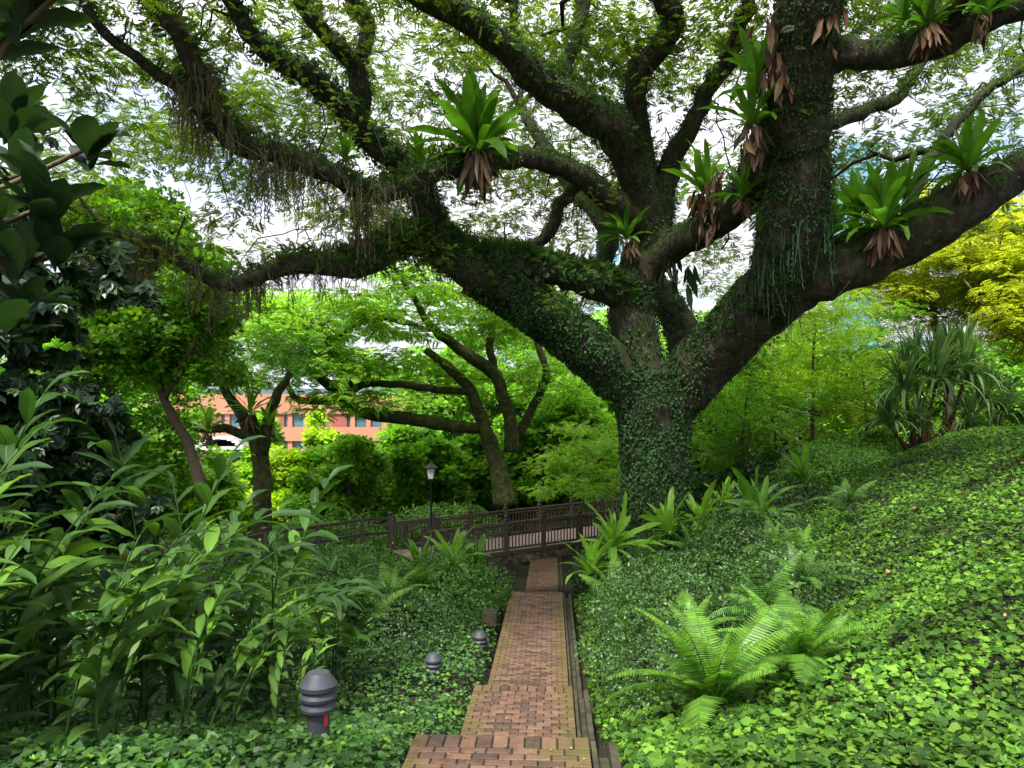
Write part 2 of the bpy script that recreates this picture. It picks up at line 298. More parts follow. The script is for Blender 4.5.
TH = math.atan(.052); W = 1.4
def build_path():
    root = empty('footpath', (-.4, 0, 0)); root.rotation_euler = (0, 0, -TH); root['kind'] = 'structure'
    k = 1/math.cos(TH)
    br = MB(); base = MB(); gut = MB()
    def brick(cx, cy, lx, ly, z, h=.06):
        g = .013; lx -= g; ly -= g; b = .006
        tx, ty = rng.normal(0, .004, 2); dz = rng.normal(0, .0018)
        o = np.array([[-1, -1], [1, -1], [1, 1], [-1, 1]])
        lo = np.c_[o*[lx/2, ly/2], np.full(4, -h)]; mid = np.c_[o*[lx/2, ly/2], np.full(4, -b)]; hi = np.c_[o*[lx/2-b, ly/2-b], np.zeros(4)]
        V = np.vstack([lo, mid, hi]); V[:, 2] += (V[:, 0]*tx+V[:, 1]*ty)+dz; V += [cx, cy, z]
        f = [[8, 9, 10, 11]]+[[a+q, a+(q+1) % 4, a+4+(q+1) % 4, a+4+q] for a in (0, 4) for q in range(4)]
        br.add(V, np.array(f))
    def level(y0, y1, z, ledge=True):
        y0 *= k; y1 *= k
        base.box((0, (y0+y1)/2, z-.5-.012), (W-.01, y1-y0-.01, 1.0))
        if ledge:
            for i in range(11): brick(-W/2+(i+.5)*W/11, y1-.115, W/11, .23, z+.004)
            ye = y1-.23
        else: ye = y1
        r = 0; y = ye
        while y > y0+.04:
            d = min(.1, y-y0); off = .1 if r % 2 else 0; x = -W/2
            while x < W/2-.001:
                w = .2 if x > -W/2+.001 or not off else off
                w = min(w, W/2-x)
                brick(x+w/2, y-d/2, w, d, z); x += w
            y -= d; r += 1
    def flight(y0, y1, z0, z1, n):
        dy = (y1-y0)/n; dz = (z0-z1)/(n+1)
        for i in range(n):
            z = z0-dz*(i+1); level(y0+i*dy+.001, y0+(i+1)*dy, z, False)
    level(-5, 1.8, -1.6); flight(1.8, 3.5, -1.6, -2.48, 5); level(3.5, 6.1, -2.48)
    flight(6.1, 8.35, -2.48, -3.68, 7); level(8.35, 10.8, -3.68); flight(10.8, 12.3, -3.68, -4.43, 4)
    level(12.3, 20.4, -4.43); flight(20.4, 25.2, -4.43, -6.93, 15); level(25.2, 46, -6.93)
    # channel drain running down the right side, and its kerb
    ys = np.array([-5, 1.8, 3.5, 6.1, 8.35, 10.8, 12.3, 20.4, 25.2, 46.0])*k; zs = zp(ys/k)
    def strip(x0, x1, top, dep):
        for a in range(len(ys)-1):
            V = [[x, ys[q], zs[q]+t] for q in (a, a+1) for x in (x0, x1) for t in (top-dep, top)]
            gut.add(np.array(V), np.array([[0, 1, 3, 2], [4, 6, 7, 5], [0, 4, 5, 1], [2, 3, 7, 6], [0, 2, 6, 4], [1, 5, 7, 3]]))
    strip(W/2+.012, W/2+.05, -.03, .8); strip(W/2+.052, W/2+.15, -.16, .6); strip(W/2+.152, W/2+.215, -.04, .8)
    strip(-W/2-.07, -W/2-.012, -.28, .7)
    for nm, mb, mt in (('brick_paving', br, M['brick']), ('path_bed', base, M['soil']), ('drain_channel', gut, M['concrete'])):
        o = link(nm, mb.mesh(nm, mt), root); o['kind'] = 'structure'
    # fallen leaflets on the paving
    n = 700; v = U(-.68, .68, n); u = np.concatenate([U(4.6, 6.1, 200), U(8.4, 10.8, 200), U(12.4, 20.3, 300)])
    L = np.stack([v-.4+.052*u, u, zp(u)+.012], 1)
    T = np.array([[0, 0, 0], [.5, .45, .25], [0, 1, 0], [-.5, .45, .2]])*[.55, 1, 1]
    d = rdir(n, -.1, .1); mb = MB().add(inst(T, frames(d, rdir(n, .7, 1)), L, U(.012, .032, n)), np.array([[0, 1, 2, 3]]))
    tag(mb.build('fallen_leaves', M['litter']), 'tiny yellow fallen leaflets strewn over the brick path', 'leaves', kind='stuff')
build_path()

# ------------------------------------------------------------------ leaf templates
Q1 = np.array([[0, 1, 2, 3]])
T_RH = np.array([[0, 0, 0], [.36, .5, .05], [0, 1, 0], [-.36, .5, .05]])
T_HEART = np.array([[0, 0, 0], [.40, .12, .10], [.42, .52, .12], [0, 1, -.06], [-.42, .52, .12], [-.40, .12, .10], [0, .5, 0]])
F_HEART = [np.array([[0, 1, 2, 6], [0, 6, 4, 5]]), np.array([[6, 2, 3], [6, 3, 4]])]
T_OVAL = np.array([[0, 0, 0], [.24, .3, .07], [.22, .65, .06], [0, 1, -.05], [-.22, .65, .06], [-.24, .3, .07]])
F_OVAL = np.array([[0, 1, 2, 3], [0, 3, 4, 5]])
def spray_template(n=7, w=.10, ln=.42, ang=62, droop=.25):
    V = []; Fc = []
    for i in range(n):
        t = .12+.85*i/(n-1); l = ln*(math.sin(math.pi*min(1, .25+.72*t))**.7)
        for s in (-1, 1):
            a = R(ang)*s; dx, dy = math.sin(a), math.cos(a); b = np.array([0, t, -droop*t*t])
            px, py = dy, -dx; k = len(V)
            V += [b, b+[dx*l*.5+px*w/2, dy*l*.5+py*w/2, .02], b+[dx*l, dy*l, -.08], b+[dx*l*.5-px*w/2, dy*l*.5-py*w/2, .02]]
            Fc.append([k, k+1, k+2, k+3])
    return np.array(V), np.array(Fc)
SP_V, SP_F = spray_template(7, .17, .42)
SP2_V, SP2_F = spray_template(5, .15, .45, 58, .3)
def cluster_template(n, leaf=(.36, .5), seed=1):
    q = np.random.default_rng(seed); V = []; Fc = []
    for i in range(n):
        a = q.uniform(0, 6.28); el = q.uniform(-.5, .6); d = np.array([math.cos(a)*math.cos(el), math.sin(a)*math.cos(el), math.sin(el)])
        o = d*q.uniform(.05, .45); nn = unit(np.array([q.normal()*.5, q.normal()*.5, 1])); Mx = frames(d[None], nn[None])[0]
        k = len(V); V += list((T_RH*[1.1, 1, 1]*q.uniform(.4, .6))@Mx.T+o); Fc.append([k, k+1, k+2, k+3])
    return np.array(V), np.array(Fc)
CL_V, CL_F = cluster_template(9)
def whorl_template(n=7):
    V = []; Fc = []
    for i in range(n):
        a = 2*math.pi*i/n; d = unit(np.array([math.cos(a), math.sin(a)*.8+.4, -.55])); Mx = frames(d[None], np.array([[math.cos(a)*.5, math.sin(a)*.5, .8]]))[0]
        k = len(V); V += list((T_OVAL*[1.15, 1, 1]*.85)@Mx.T); Fc += [[k, k+1, k+2, k+3], [k, k+3, k+4, k+5]]
    return np.array(V), np.array(Fc)
WH_V, WH_F = whorl_template()

# ------------------------------------------------------------------ branching trees
class Skel:
    def __init__(s): s.p = np.zeros((0, 3)); s.r = np.zeros(0); s.d = np.zeros((0, 3))
    def addpath(s, pts, rad):
        t = tube_frames(pts)[0]
        s.p = np.vstack([s.p, pts]); s.r = np.concatenate([s.r, rad]); s.d = np.vstack([s.d, t])
    def grow(s, targets, mb, step=.45, wob=.22, r0=.012, k=.011, sides=5, rmax=.14, up=.25):
        D = np.array([np.min(np.linalg.norm(s.p-t, axis=1)) for t in targets])
        for ti in np.argsort(D):
            t = targets[ti]; dist = np.linalg.norm(s.p-t, axis=1)
            i = int(np.argmin(dist+U(0, .5, len(dist)))); a = s.p[i]; L = dist[i]
            if L < .15: continue
            dr = unit(unit(t-a)*.7+s.d[i]*.5+np.array([0, 0, up])+rng.normal(size=3)*.25)
            n = max(3, int(L/step)+1); q = np.linspace(0, 1, n)[:, None]
            c1 = a+dr*L*.45; c2 = t-unit(t-a)*L*.3+rng.normal(size=3)*L*.12
            pts = a*(1-q)**3+3*c1*q*(1-q)**2+3*c2*q*q*(1-q)+t*q**3
            pts[1:-1] += rng.normal(size=(n-2, 3))*wob*step
            ra = min(s.r[i]*.7, r0+k*L*1.2, rmax); rad = np.linspace(ra, r0*.6, n)
            mb.tube(pts, rad, sides, 0, cap=False); s.addpath(pts[1:], rad[1:])
def foliage(mb, centres, per, rad, size, T, Fc, flat=.45, up=.6, droop=0):
    n = len(centres)*per; c = np.repeat(centres, per, 0); g = rng.normal(size=(n, 3))
    g = unit(g)*(U(.15, 1, n)**.5)[:, None]*np.array([rad, rad, rad*flat]); p = c+g
    d = unit(g*[1, 1, .3]/rad+rdir(n, -.5, .4)*.7+[0, 0, -droop]); nn = unit(rng.normal(size=(n, 3))*(1-up)+[0, 0, up])
    mb.add(inst(T, frames(d, nn), p, U(.65, 1.25, n)*size), Fc)

def sample_surf(paths, n, tmin=0, tmax=1, push=(0, .06)):
    """random points on the skin of tubes -> position, outward normal, tangent"""
    segs = []; w = []
    for pts, rad in paths:
        a = int(len(pts)*tmin); b = max(a+2, int(len(pts)*tmax)); pts = pts[a:b]; rad = rad[a:b]
        t, u, v = tube_frames(pts); segs.append((pts, rad, t, u, v)); w.append(np.sum(np.linalg.norm(np.diff(pts, axis=0), axis=1)*rad[1:]))
    w = np.array(w)/sum(w); out = []
    for (pts, rad, t, u, v), ww in zip(segs, w):
        m = int(n*ww)+1; le = np.linalg.norm(np.diff(pts, axis=0), axis=1)*rad[1:]; i = rng.choice(len(le), m, p=le/le.sum()); q = U(0, 1, m)[:, None]
        c = pts[i]*(1-q)+pts[i+1]*q; r = rad[i]*(1-q[:, 0])+rad[i+1]*q[:, 0]; th = U(0, 6.28, m)
        nr = np.cos(th)[:, None]*u[i]+np.sin(th)[:, None]*v[i]; out.append((c+nr*(r+U(*push, m))[:, None], nr, t[i]))
    return [np.concatenate([o[k] for o in out]) for k in range(3)]

# ------------------------------------------------------------------ the great rain tree
LIMBS = {
 'trunk': [(656, 560, 21, 84), (656, 525, 21, 66), (656, 480, 21, 61), (655, 440, 21, 62), (653, 405, 21, 68), (650, 372, 21, 58)],
 'left_low': [(652, 405, 21, 44), (622, 378, 20.8, 50), (590, 350, 20.4, 48), (555, 322, 20, 44), (515, 297, 19.5, 42), (475, 272, 19, 40), (442, 247, 18.6, 38), (428, 220, 18.4, 31), (425, 195, 18.2, 27), (410, 172, 18, 26), (385, 152, 17.6, 24), (363, 137, 17.2, 22), (344, 109, 16.6, 22), (312, 78, 16, 22), (273, 55, 15.4, 20), (250, 31, 15, 18), (228, -6, 14.6, 16), (212, -40, 14.2, 14)],
 'left_flat': [(632, 300, 21, 30), (600, 285, 20.4, 32), (560, 272, 20, 30), (515, 264, 19.4, 28), (470, 258, 19, 27), (435, 245, 18.6, 30), (400, 242, 18, 28), (375, 258, 17.5, 27), (340, 266, 17, 24), (297, 262, 16.6, 22), (262, 274, 16.3, 17), (236, 284, 16, 15), (205, 276, 15.7, 13), (170, 255, 15.3, 15), (140, 243, 15, 16), (105, 240, 14.5, 14), (60, 238, 14, 10)],
 'crotch': [(652, 395, 21, 52), (640, 362, 21, 50), (632, 325, 21, 46), (634, 290, 21, 44), (644, 262, 21, 44), (655, 238, 21, 42), (655, 222, 21, 36)],
 'left_high': [(652, 240, 21, 30), (632, 216, 20.6, 28), (606, 196, 20, 24), (580, 176, 19.4, 22), (556, 164, 19, 20), (520, 158, 18.4, 20), (478, 160, 17.6, 22), (440, 170, 17, 23), (400, 188, 16.5, 21), (365, 194, 16, 19), (330, 172, 15.4, 19), (290, 157, 15, 20), (250, 147, 14.6, 22), (222, 130, 14.3, 24), (205, 100, 14, 26), (195, 66, 13.6, 21), (176, 31, 13.2, 18), (150, 0, 12.8, 16), (130, -30, 12.4, 14)],
 'middle': [(655, 232, 21, 34), (640, 195, 20.6, 34), (624, 150, 20, 36), (608, 126, 19.5, 38), (578, 106, 19, 34), (543, 86, 18.4, 30), (508, 52, 17.6, 27), (477, 25, 17, 26), (432, 2, 16.2, 24), (395, -20, 15.6, 22)],
 'upright': [(657, 232, 21, 30), (647, 190, 21, 24), (641, 148, 20.6, 23), (636, 110, 20, 21), (640, 72, 19.4, 24), (660, 46, 19, 22), (674, 20, 18.6, 22), (656, -10, 18, 20), (640, -40, 17.6, 18)],
 'right_thin': [(660, 225, 21, 26), (668, 168, 20.8, 22), (686, 137, 20.4, 18), (705, 95, 20, 18), (730, 58, 19.4, 16), (741, 22, 19, 14), (752, -15, 18.6, 13)],
 'right_link': [(642, 275, 21, 34), (668, 250, 20.4, 30), (700, 232, 19.4, 32), (728, 212, 18.4, 34), (750, 190, 17.4, 40), (768, 160, 16.4, 46), (785, 125, 15.6, 50)],
 'right_big': [(668, 412, 21, 48), (690, 378, 20.6, 58), (718, 350, 20, 60), (748, 320, 19, 62), (778, 290, 18, 66), (812, 272, 17.4, 62), (850, 262, 17, 54), (890, 246, 16.6, 52), (930, 226, 16.2, 54), (970, 200, 15.8, 48), (1005, 178, 15.4, 38), (1050, 158, 15, 34), (1110, 130, 14.4, 30)],
 'right_pillar': [(770, 296, 17.6, 44), (784, 262, 17, 60), (792, 225, 16.4, 64), (797, 185, 16, 60), (800, 145, 15.6, 58), (800, 100, 15.2, 60), (803, 55, 14.8, 60), (808, 10, 14.4, 62), (815, -35, 14, 58)],
 'right_arm': [(812, 62, 14.9, 30), (835, 60, 14.8, 31), (862, 55, 14.6, 29), (900, 52, 14.3, 30), (938, 42, 14, 32), (975, 24, 13.6, 28), (1020, 10, 13.2, 24), (1060, 0, 12.8, 20)],
 'back_stub': [(668, 400, 21.6, 36), (686, 372, 22, 36), (684, 335, 22.3, 34), (668, 305, 22.6, 30), (655, 285, 23, 26)],
 'up_left': [(352, 125, 17.3, 12), (362, 100, 17.2, 21), (352, 62, 16.8, 20), (334, 42, 16.4, 17), (314, 22, 16, 16), (296, -8, 15.6, 14)],
 'up_right': [(354, 64, 16.8, 12), (366, 45, 16.8, 16), (366, 22, 16.8, 15), (350, -5, 16.6, 14)],
 'far_left': [(205, 104, 14, 12), (185, 92, 14, 13), (160, 76, 13.6, 12), (132, 55, 13.2, 11), (105, 34, 12.8, 10), (76, -5, 12.4, 9)],
 'arch': [(575, 108, 19, 12), (556, 80, 19, 15), (540, 66, 19, 13), (522, 50, 19, 10), (512, 22, 19, 9), (520, -10, 19, 8)],
 'riser': [(562, 78, 19, 13), (572, 50, 19.2, 12), (582, 20, 19.2, 11), (588, -15, 19.2, 9)],
 'right_back': [(812, 130, 16.2, 16), (845, 118, 16.6, 14), (875, 106, 17, 12), (898, 98, 17.2, 11), (912, 76, 17.6, 10), (930, 48, 18, 8), (942, 10, 18, 7)],
 'right_far': [(905, 230, 17, 10), (918, 180, 17.6, 12), (945, 138, 18, 11), (985, 92, 18, 10), (1030, 62, 18, 9), (1070, 40, 18, 7)],
 'mid_low': [(585, 178, 19.6, 10), (560, 205, 20, 13), (548, 235, 20.4, 12), (520, 245, 20.6, 9), (490, 240, 21, 7)],
 'back_left': [(598, 270, 21.4, 14), (610, 240, 22, 22), (596, 210, 22.4, 20), (575, 190, 23, 16), (540, 140, 24, 12), (520, 105, 25, 9)],
}
treebase = P(656, 530, 21); treebase[2] = float(ground(treebase[0], treebase[1]))
tree = empty('rain_tree', treebase, 'massive spreading rain tree with ivy-clad trunk and mossy twisting limbs beside the brick path', 'tree')
PATHS = {}; sk = Skel()
for nm, pl in LIMBS.items():
    pts = np.array([P(x, y, d) for x, y, d, w in pl]); rad = np.array([w/2/F*d for x, y, d, w in pl])
    if nm == 'trunk': pts[0][2] = treebase[2]-.3
    pts, rad = resample(pts, rad, .28)
    if nm not in ('trunk',):
        j = rng.normal(size=pts.shape)*.025; j[0] = 0; pts = pts+j+np.cumsum(rng.normal(size=pts.shape)*.012, 0)*0
    PATHS[nm] = (pts, rad)
    big = rad.max() > .4
    mb = MB().tube(pts, rad, 22 if big else 12, .07)
    mb.build('trunk' if nm == 'trunk' else 'limb', M['bark'], tree, smooth=True)
    if nm not in ('trunk', 'back_stub'):
        s0 = 0 if rad[0] < .3 else len(pts)//3
        sk.addpath(pts[s0:], rad[s0:])
# crown: umbrella of leaf layers above and around
def crown_targets(n):
    out = []
    while len(out) < n:
        x = U(-16, 21); y = U(9.5, 37); r2 = (x-3)**2/1.25+(y-21)**2*1.1
        if ((x-3)/18)**2+((y-20)/16.5)**2 > 1: continue
        if x > 10 and y > 24: continue
        z = 13.3-.018*r2+U(-3.8, 1.2)
        if y < 14 and z < 6.2+.0*y: continue
        # gaps: the crown is in separate plates with sky between
        if wave(np.array([x, y, z]), .45, 21) < -.25: continue
        out.append((x, y, z))
    return np.array(out)
tw = MB(); tg = np.concatenate([crown_targets(520), [P(U(800, 1010), U(90, 225), U(20, 26)) for _ in range(20)], [P(U(400, 650), U(150, 265), U(24, 31)) for _ in range(16)]]); rng.shuffle(tg); sk.grow(tg[:70], tw, wob=.5, r0=.05, k=.032, rmax=.24, sides=7); sk.grow(tg[70:220], tw, wob=.45, r0=.036, k=.022); sk.grow(tg[220:], tw, wob=.4, r0=.02, k=.016)
# low sprays of thin twigs coming off the limbs in view
ext = []
for nm in ('left_low', 'left_flat', 'left_high', 'middle', 'upright', 'right_thin', 'right_far', 'right_back', 'far_left', 'up_left', 'arch', 'riser', 'back_left', 'right_arm', 'mid_low'):
    pts, rad = PATHS[nm]; m = max(6, len(pts)//3); i = rng.integers(len(pts)//4, len(pts), m)
    ext.append(pts[i]+rdir(m, -.15, 1)*U(.9, 2.6, m)[:, None])
ext = np.concatenate(ext); sk.grow(ext, tw, step=.3, wob=.4, r0=.014, k=.016)
tw.build('twigs', M['twig'], tree, smooth=True)
lf = MB(); foliage(lf, tg, 96, 1.3, .26, SP_V, SP_F, flat=.4, up=.75); foliage(lf, ext, 34, .65, .19, SP_V, SP_F, flat=.5, up=.7)
lf.build('crown', M['crown'], tree)
# ivy clothing the trunk and lower limbs
def ivy(keys, n, size, t0, t1, mat, name, T=T_HEART, Fc=F_HEART, push=(0, .07), upbias=0.0):
    p, nr, t = sample_surf([PATHS[k] for k in keys], n, t0, t1, push)
    if upbias:
        keep = (nr[:, 2]*upbias+U(0, 1, len(nr))) > .45; p, nr, t = p[keep], nr[keep], t[keep]
    keep = wave(p, 1.1, 8) > -.8; p, nr = p[keep], nr[keep]; m = len(p)
    d = unit(np.array([0, 0, -1.0])+rng.normal(size=(m, 3))*.5+nr*.3); nn = unit(nr+rng.normal(size=(m, 3))*.35)
    MB().add(inst(T, frames(d, nn), p, U(.7, 1.35, m)*size), Fc).build(name, mat, tree)
ivy(('trunk',), 22000, .068, 0, 1, M['ivy'], 'ivy', push=(0, .12))
ivy(('left_low',), 15000, .066, 0, .40, M['ivy'], 'ivy', push=(0, .10))
ivy(('back_stub', 'crotch'), 5200, .066, 0, 1, M['ivy'], 'ivy')
ivy(('right_big',), 11000, .064, 0, .40, M['ivy'], 'ivy', upbias=.7)
ivy(('right_pillar',), 10000, .05, 0, 1, M['ivy'], 'ivy')
ivy(('right_big',), 4200, .05, .36, 1, M['fuzz'], 'epiphyte_cover', upbias=1)
ivy(('left_low',), 11000, .055, .4, 1, M['ivy'], 'ivy', upbias=.4, push=(0, .1))
ivy(('middle', 'upright', 'right_thin', 'arch', 'riser', 'back_left', 'mid_low'), 36000, .044, 0, 1, M['fuzz'], 'epiphyte_cover', upbias=.8)
ivy(('left_high', 'up_left', 'up_right', 'far_left', 'right_far', 'right_back', 'right_arm', 'right_link'), 26000, .042, 0, 1, M['fuzz'], 'epiphyte_cover', upbias=1)
def fuzz(keys, n, size, t0=0, t1=1):
    p, nr, t = sample_surf([PATHS[k] for k in keys], n, t0, t1, (-.02, .05)); keep = nr[:, 2]*.9+U(0, 1, len(nr)) > .35; p, nr = p[keep], nr[keep]; m = len(p)
    d = unit(nr+rng.normal(size=(m, 3))*.6+[0, 0, -.25]); nn = unit(rdir(m, .2, 1))
    MB().add(inst(SP_V, frames(d, nn), p, U(.5, 1.3, m)*size), SP_F).build('epiphyte_cover', M['fuzz'], tree)
fuzz(('left_flat',), 3600, .24, 0, .6); fuzz(('left_low', 'middle'), 4200, .16, .2, 1); fuzz(('left_high', 'left_flat'), 2600, .2, .35, 1); fuzz(('upright', 'right_thin', 'up_left', 'up_right', 'far_left'), 1800, .15); fuzz(('right_big', 'right_pillar'), 700, .22, .3, 1)
# hanging strands
def strand_template(k=16, w=.022):
    V = []; Fc = []
    for i in range(k):
        t = i/k; s = 1 if i % 2 else -1; z = -t; b = len(V)
        V += [[0, 0, z], [s*w*1.1, 0, z-.03], [s*w*.9, .01, z-.085], [0, 0, z-.07]]; Fc.append([b, b+1, b+2, b+3])
    return np.array(V), np.array(Fc)
ST_V, ST_F = strand_template()
def strands(keys, n, ln, t0, t1, mat, name='hanging_moss', spread=.06, w=1.0, low=True):
    p, nr, t = sample_surf([PATHS[k] for k in keys], n, t0, t1, (-.02, spread))
    if low: keep = nr[:, 2] < .35; p, nr = p[keep], nr[keep]
    keep = wave(p, 2.6, 17)+.6*wave(p, 7, 18) > .15; p, nr = p[keep], nr[keep]
    m = len(p); a = U(0, 6.28, m); lean = rng.normal(size=(m, 2))*.12
    Z = unit(np.stack([lean[:, 0], lean[:, 1], np.ones(m)], 1)); X = unit(np.cross(np.stack([np.cos(a), np.sin(a), np.zeros(m)], 1), Z)); Y = np.cross(Z, X)
    L = ln*U(.12, 1.25, m)**1.2*(1+.75*wave(p, 1.9, 14)); s = np.stack([w*U(.6, 1.2, m), w*np.ones(m), np.maximum(L, .05)], 1)
    MB().add(inst(ST_V, np.stack([X, Y, Z], 2), p, s), ST_F).build(name, mat, tree)
strands(('left_high',), 3300, .7, .55, .9, M['moss'], spread=.35, w=.9)
strands(('left_flat',), 2600, .55, .62, 1, M['moss'], spread=.25, w=.9)
strands(('left_high', 'left_flat'), 1500, .35, .3, .7, M['moss'], w=.8)
strands(('middle', 'upright', 'left_low', 'up_left', 'right_thin'), 2600, .24, .2, 1, M['fuzz'], w=.9)
strands(('right_pillar',), 420, .8, .0, .4, M['greymoss'], 'tassel_fern', spread=.1, w=.6, low=False)
strands(('right_pillar',), 500, .35, .4, 1, M['fuzz'], 'tassel_fern', spread=.06, w=.7, low=False)
strands(('right_big',), 260, .6, .28, .42, M['greymoss'], 'tassel_fern', spread=.1, w=.6)
strands(('right_arm', 'right_back', 'right_far'), 700, .4, 0, 1, M['greymoss'], w=.7)
# wiry twigs matted among the moss on the left limbs
wt = MB()
for key, t0, t1, n in (('left_high', .5, .9, 330), ('left_flat', .55, 1, 260), ('left_high', .35, .6, 80), ('right_big', .5, 1, 50)):
    p, nr, t = sample_surf([PATHS[key]], n, t0, t1, (0, .1))
    for q_, nn_ in zip(p, nr):
        l = U(.3, 1.1); a_ = unit(nn_+rng.normal(size=3)*.6+[0, 0, -.3]); b_ = q_+a_*l*.5; e_ = b_+unit(a_+rng.normal(size=3)*.5+[0, 0, -1.0])*l*.6
        wt.tube(np.array([q_, b_, e_]), [.007, .006, .003], 3, cap=False)
wt.build('matted_twigs', M['moss'], tree)
# peeling dead fronds caught on the pillar
def dead_hang(pts, n, ln, mat='dead'):
    mb = MB()
    for c in pts:
        d = unit(np.array([0, 0, -1.0])+rng.normal(size=(n, 3))*.22); nn = unit(rdir(n, -.3, .3))
        L = c+rng.normal(size=(n, 3))*[.12, .12, .22]
        T = np.array([[0, 0, 0], [.10, .25, .03], [.11, .6, .05], [0, 1, .12], [-.11, .6, -.03], [-.10, .25, .04]])
        mb.add(inst(T, frames(d, nn), L, U(.5, 1.1, n)*ln), F_OVAL)
    return mb
front = lambda x, y, d: P(x, y, d)
dead_hang([front(775, 25, 14.3), front(772, 50, 14.4), front(780, 75, 14.5), front(750, 130, 15.2), front(757, 148, 15.4), front(712, 205, 18.2), front(708, 225, 18.4), front(704, 190, 18.5), front(832, 15, 14), front(716, 180, 18)], 14, .55).build('dead_fronds', M['dead'], tree)
dead_hang([front(665, 262, 20.3), front(676, 268, 20.3), front(690, 268, 20)], 9, .7).build('dead_fronds', M['dark'], tree)

# ------------------------------------------------------------------ strap and pinnate fronds
def frond_curve(e0, e1, n, bend=1.0):
    t = np.linspace(0, 1, n); e = np.radians(e0+(e1-e0)*t**bend); st = 1/(n-1)
    y = np.concatenate([[0], np.cumsum(np.cos(e[:-1])*st)]); z = np.concatenate([[0], np.cumsum(np.sin(e[:-1])*st)])
    return t, y, z, e
def strap_mesh(name, mat, e0, e1, w, n=9, cup=.25, wavy=.02, shape=None, seed=0):
    q = np.random.default_rng(seed); t, y, z, e = frond_curve(e0, e1, n)
    ww = w*(np.interp(t, [0, .12, .5, .8, .93, 1], [.2, .5, 1, .85, .5, .02]) if shape is None else np.interp(t, shape[0], shape[1]))
    V = []
    for i in range(n):
        nz = np.array([0, -math.sin(e[i]), math.cos(e[i])]); c = np.array([0, y[i], z[i]])
        for s in (-1, -.5, 0, .5, 1):
            V.append(c+np.array([s*ww[i]/2, 0, 0])+nz*(cup*abs(s)*ww[i]*.5+(wavy*math.sin(i*2.3+s*2+seed) if abs(s) == 1 else 0)*ww[i]*6*q.uniform(.5, 1)))
    f = [[i*5+k, i*5+k+1, (i+1)*5+k+1, (i+1)*5+k] for i in range(n-1) for k in range(4)]
    return MB().add(np.array(V), np.array(f)).mesh(name, mat, smooth=True)
def pinnate_mesh(name, mat, e0, e1, npair=34, w=.20, n=14, seed=0, pw=.020):
    q = np.random.default_rng(seed); t, y, z, e = frond_curve(e0, e1, n); mb = MB()
    mb.tube(np.stack([0*y, y, z], 1), np.linspace(.008, .002, n), 4, 0, cap=False)
    for i in range(npair):
        a = .14+.85*i/npair; yy = np.interp(a, t, y); zz = np.interp(a, t, z); ee = np.interp(a, t, e)
        l = w*math.sin(math.pi*min(1, (.2+.78*a)))**.8*q.uniform(.85, 1.1)
        tg = np.array([0, math.cos(ee), math.sin(ee)]); nz = np.array([0, -math.sin(ee), math.cos(ee)])
        for s in (-1, 1):
            d = unit(np.array([s, 0, 0])+tg*.28-nz*.18); b = np.array([0, yy, zz]); dd = d*l
            V = [b-tg*pw*.45, b+dd*.5-tg*pw*.5-nz*.01, b+dd-nz*l*.12, b+dd*.5+tg*pw*.4-nz*.01, b+tg*pw*.5]
            mb.add(np.array(V), [np.array([[0, 1, 3, 4]]), np.array([[1, 2, 3]])])
    return mb.mesh(name, mat)
FR = {'nest': [strap_mesh('frond', M['nest'], a, b, w, seed=i) for i, (a, b, w) in enumerate([(86, 62, .16), (78, 40, .17), (70, 22, .17), (58, 5, .18), (42, -25, .17), (25, -60, .15)])],
      'nest_b': [strap_mesh('frond', M['nest_b'], a, b, w, seed=i) for i, (a, b, w) in enumerate([(86, 62, .14), (78, 40, .15), (70, 22, .15), (58, 5, .16), (42, -25, .15), (25, -50, .14)])],
      'fern': [pinnate_mesh('frond', M['fern'], a, b, seed=i) for i, (a, b) in enumerate([(84, 35), (76, 12), (68, -8), (55, -30), (40, -45)])],
      'fern_d': [pinnate_mesh('frond', M['shrub_b'], a, b, seed=i, npair=26) for i, (a, b) in enumerate([(84, 35), (76, 12), (68, -8), (55, -30), (40, -45)])]}
def rosette(name, label, cat, loc, size, n, kind='nest', group=None, lean=(0, 0), dead=0, lo=0, hi=None, sub='frond'):
    root = empty(name, loc, label, cat, group); root.rotation_euler = (lean[0], lean[1], 0)
    ms = FR[kind]; hi = len(ms) if hi is None else hi; az = U(0, 6.28)
    for i in range(n):
        az += 2.399+U(-.2, .2); k = lo+int((hi-lo)*((i+.5)/n)); k = min(k, hi-1)
        link(sub, ms[k], root, (0, 0, 0), (U(-.22, .22), U(-.3, .3), az), size*U(.5, 1.15))
    if dead:
        mb = MB(); m = int(dead*2.0); d = unit(np.array([0, 0, -1.0])+rng.normal(size=(m, 3))*.25); a = U(0, 6.28, m)
        L = np.stack([np.cos(a)*.13*size, np.sin(a)*.13*size, U(-.08, .06, m)*size], 1)
        T = np.array([[0, 0, 0], [.08, .25, .06], [.085, .6, .09], [.02, 1, .16], [-.085, .6, -.05], [-.07, .25, .06]])
        mb.add(inst(T, frames(d, np.stack([np.cos(a), np.sin(a), 0*a+.2], 1)+rng.normal(size=(m, 3))*.3), L, U(.15, .6, m)*size), F_OVAL)
        link('dead_fronds', mb.mesh('dead_fronds', M['dead']), root)
    return root
G = 'bird nest ferns perched on the rain tree'
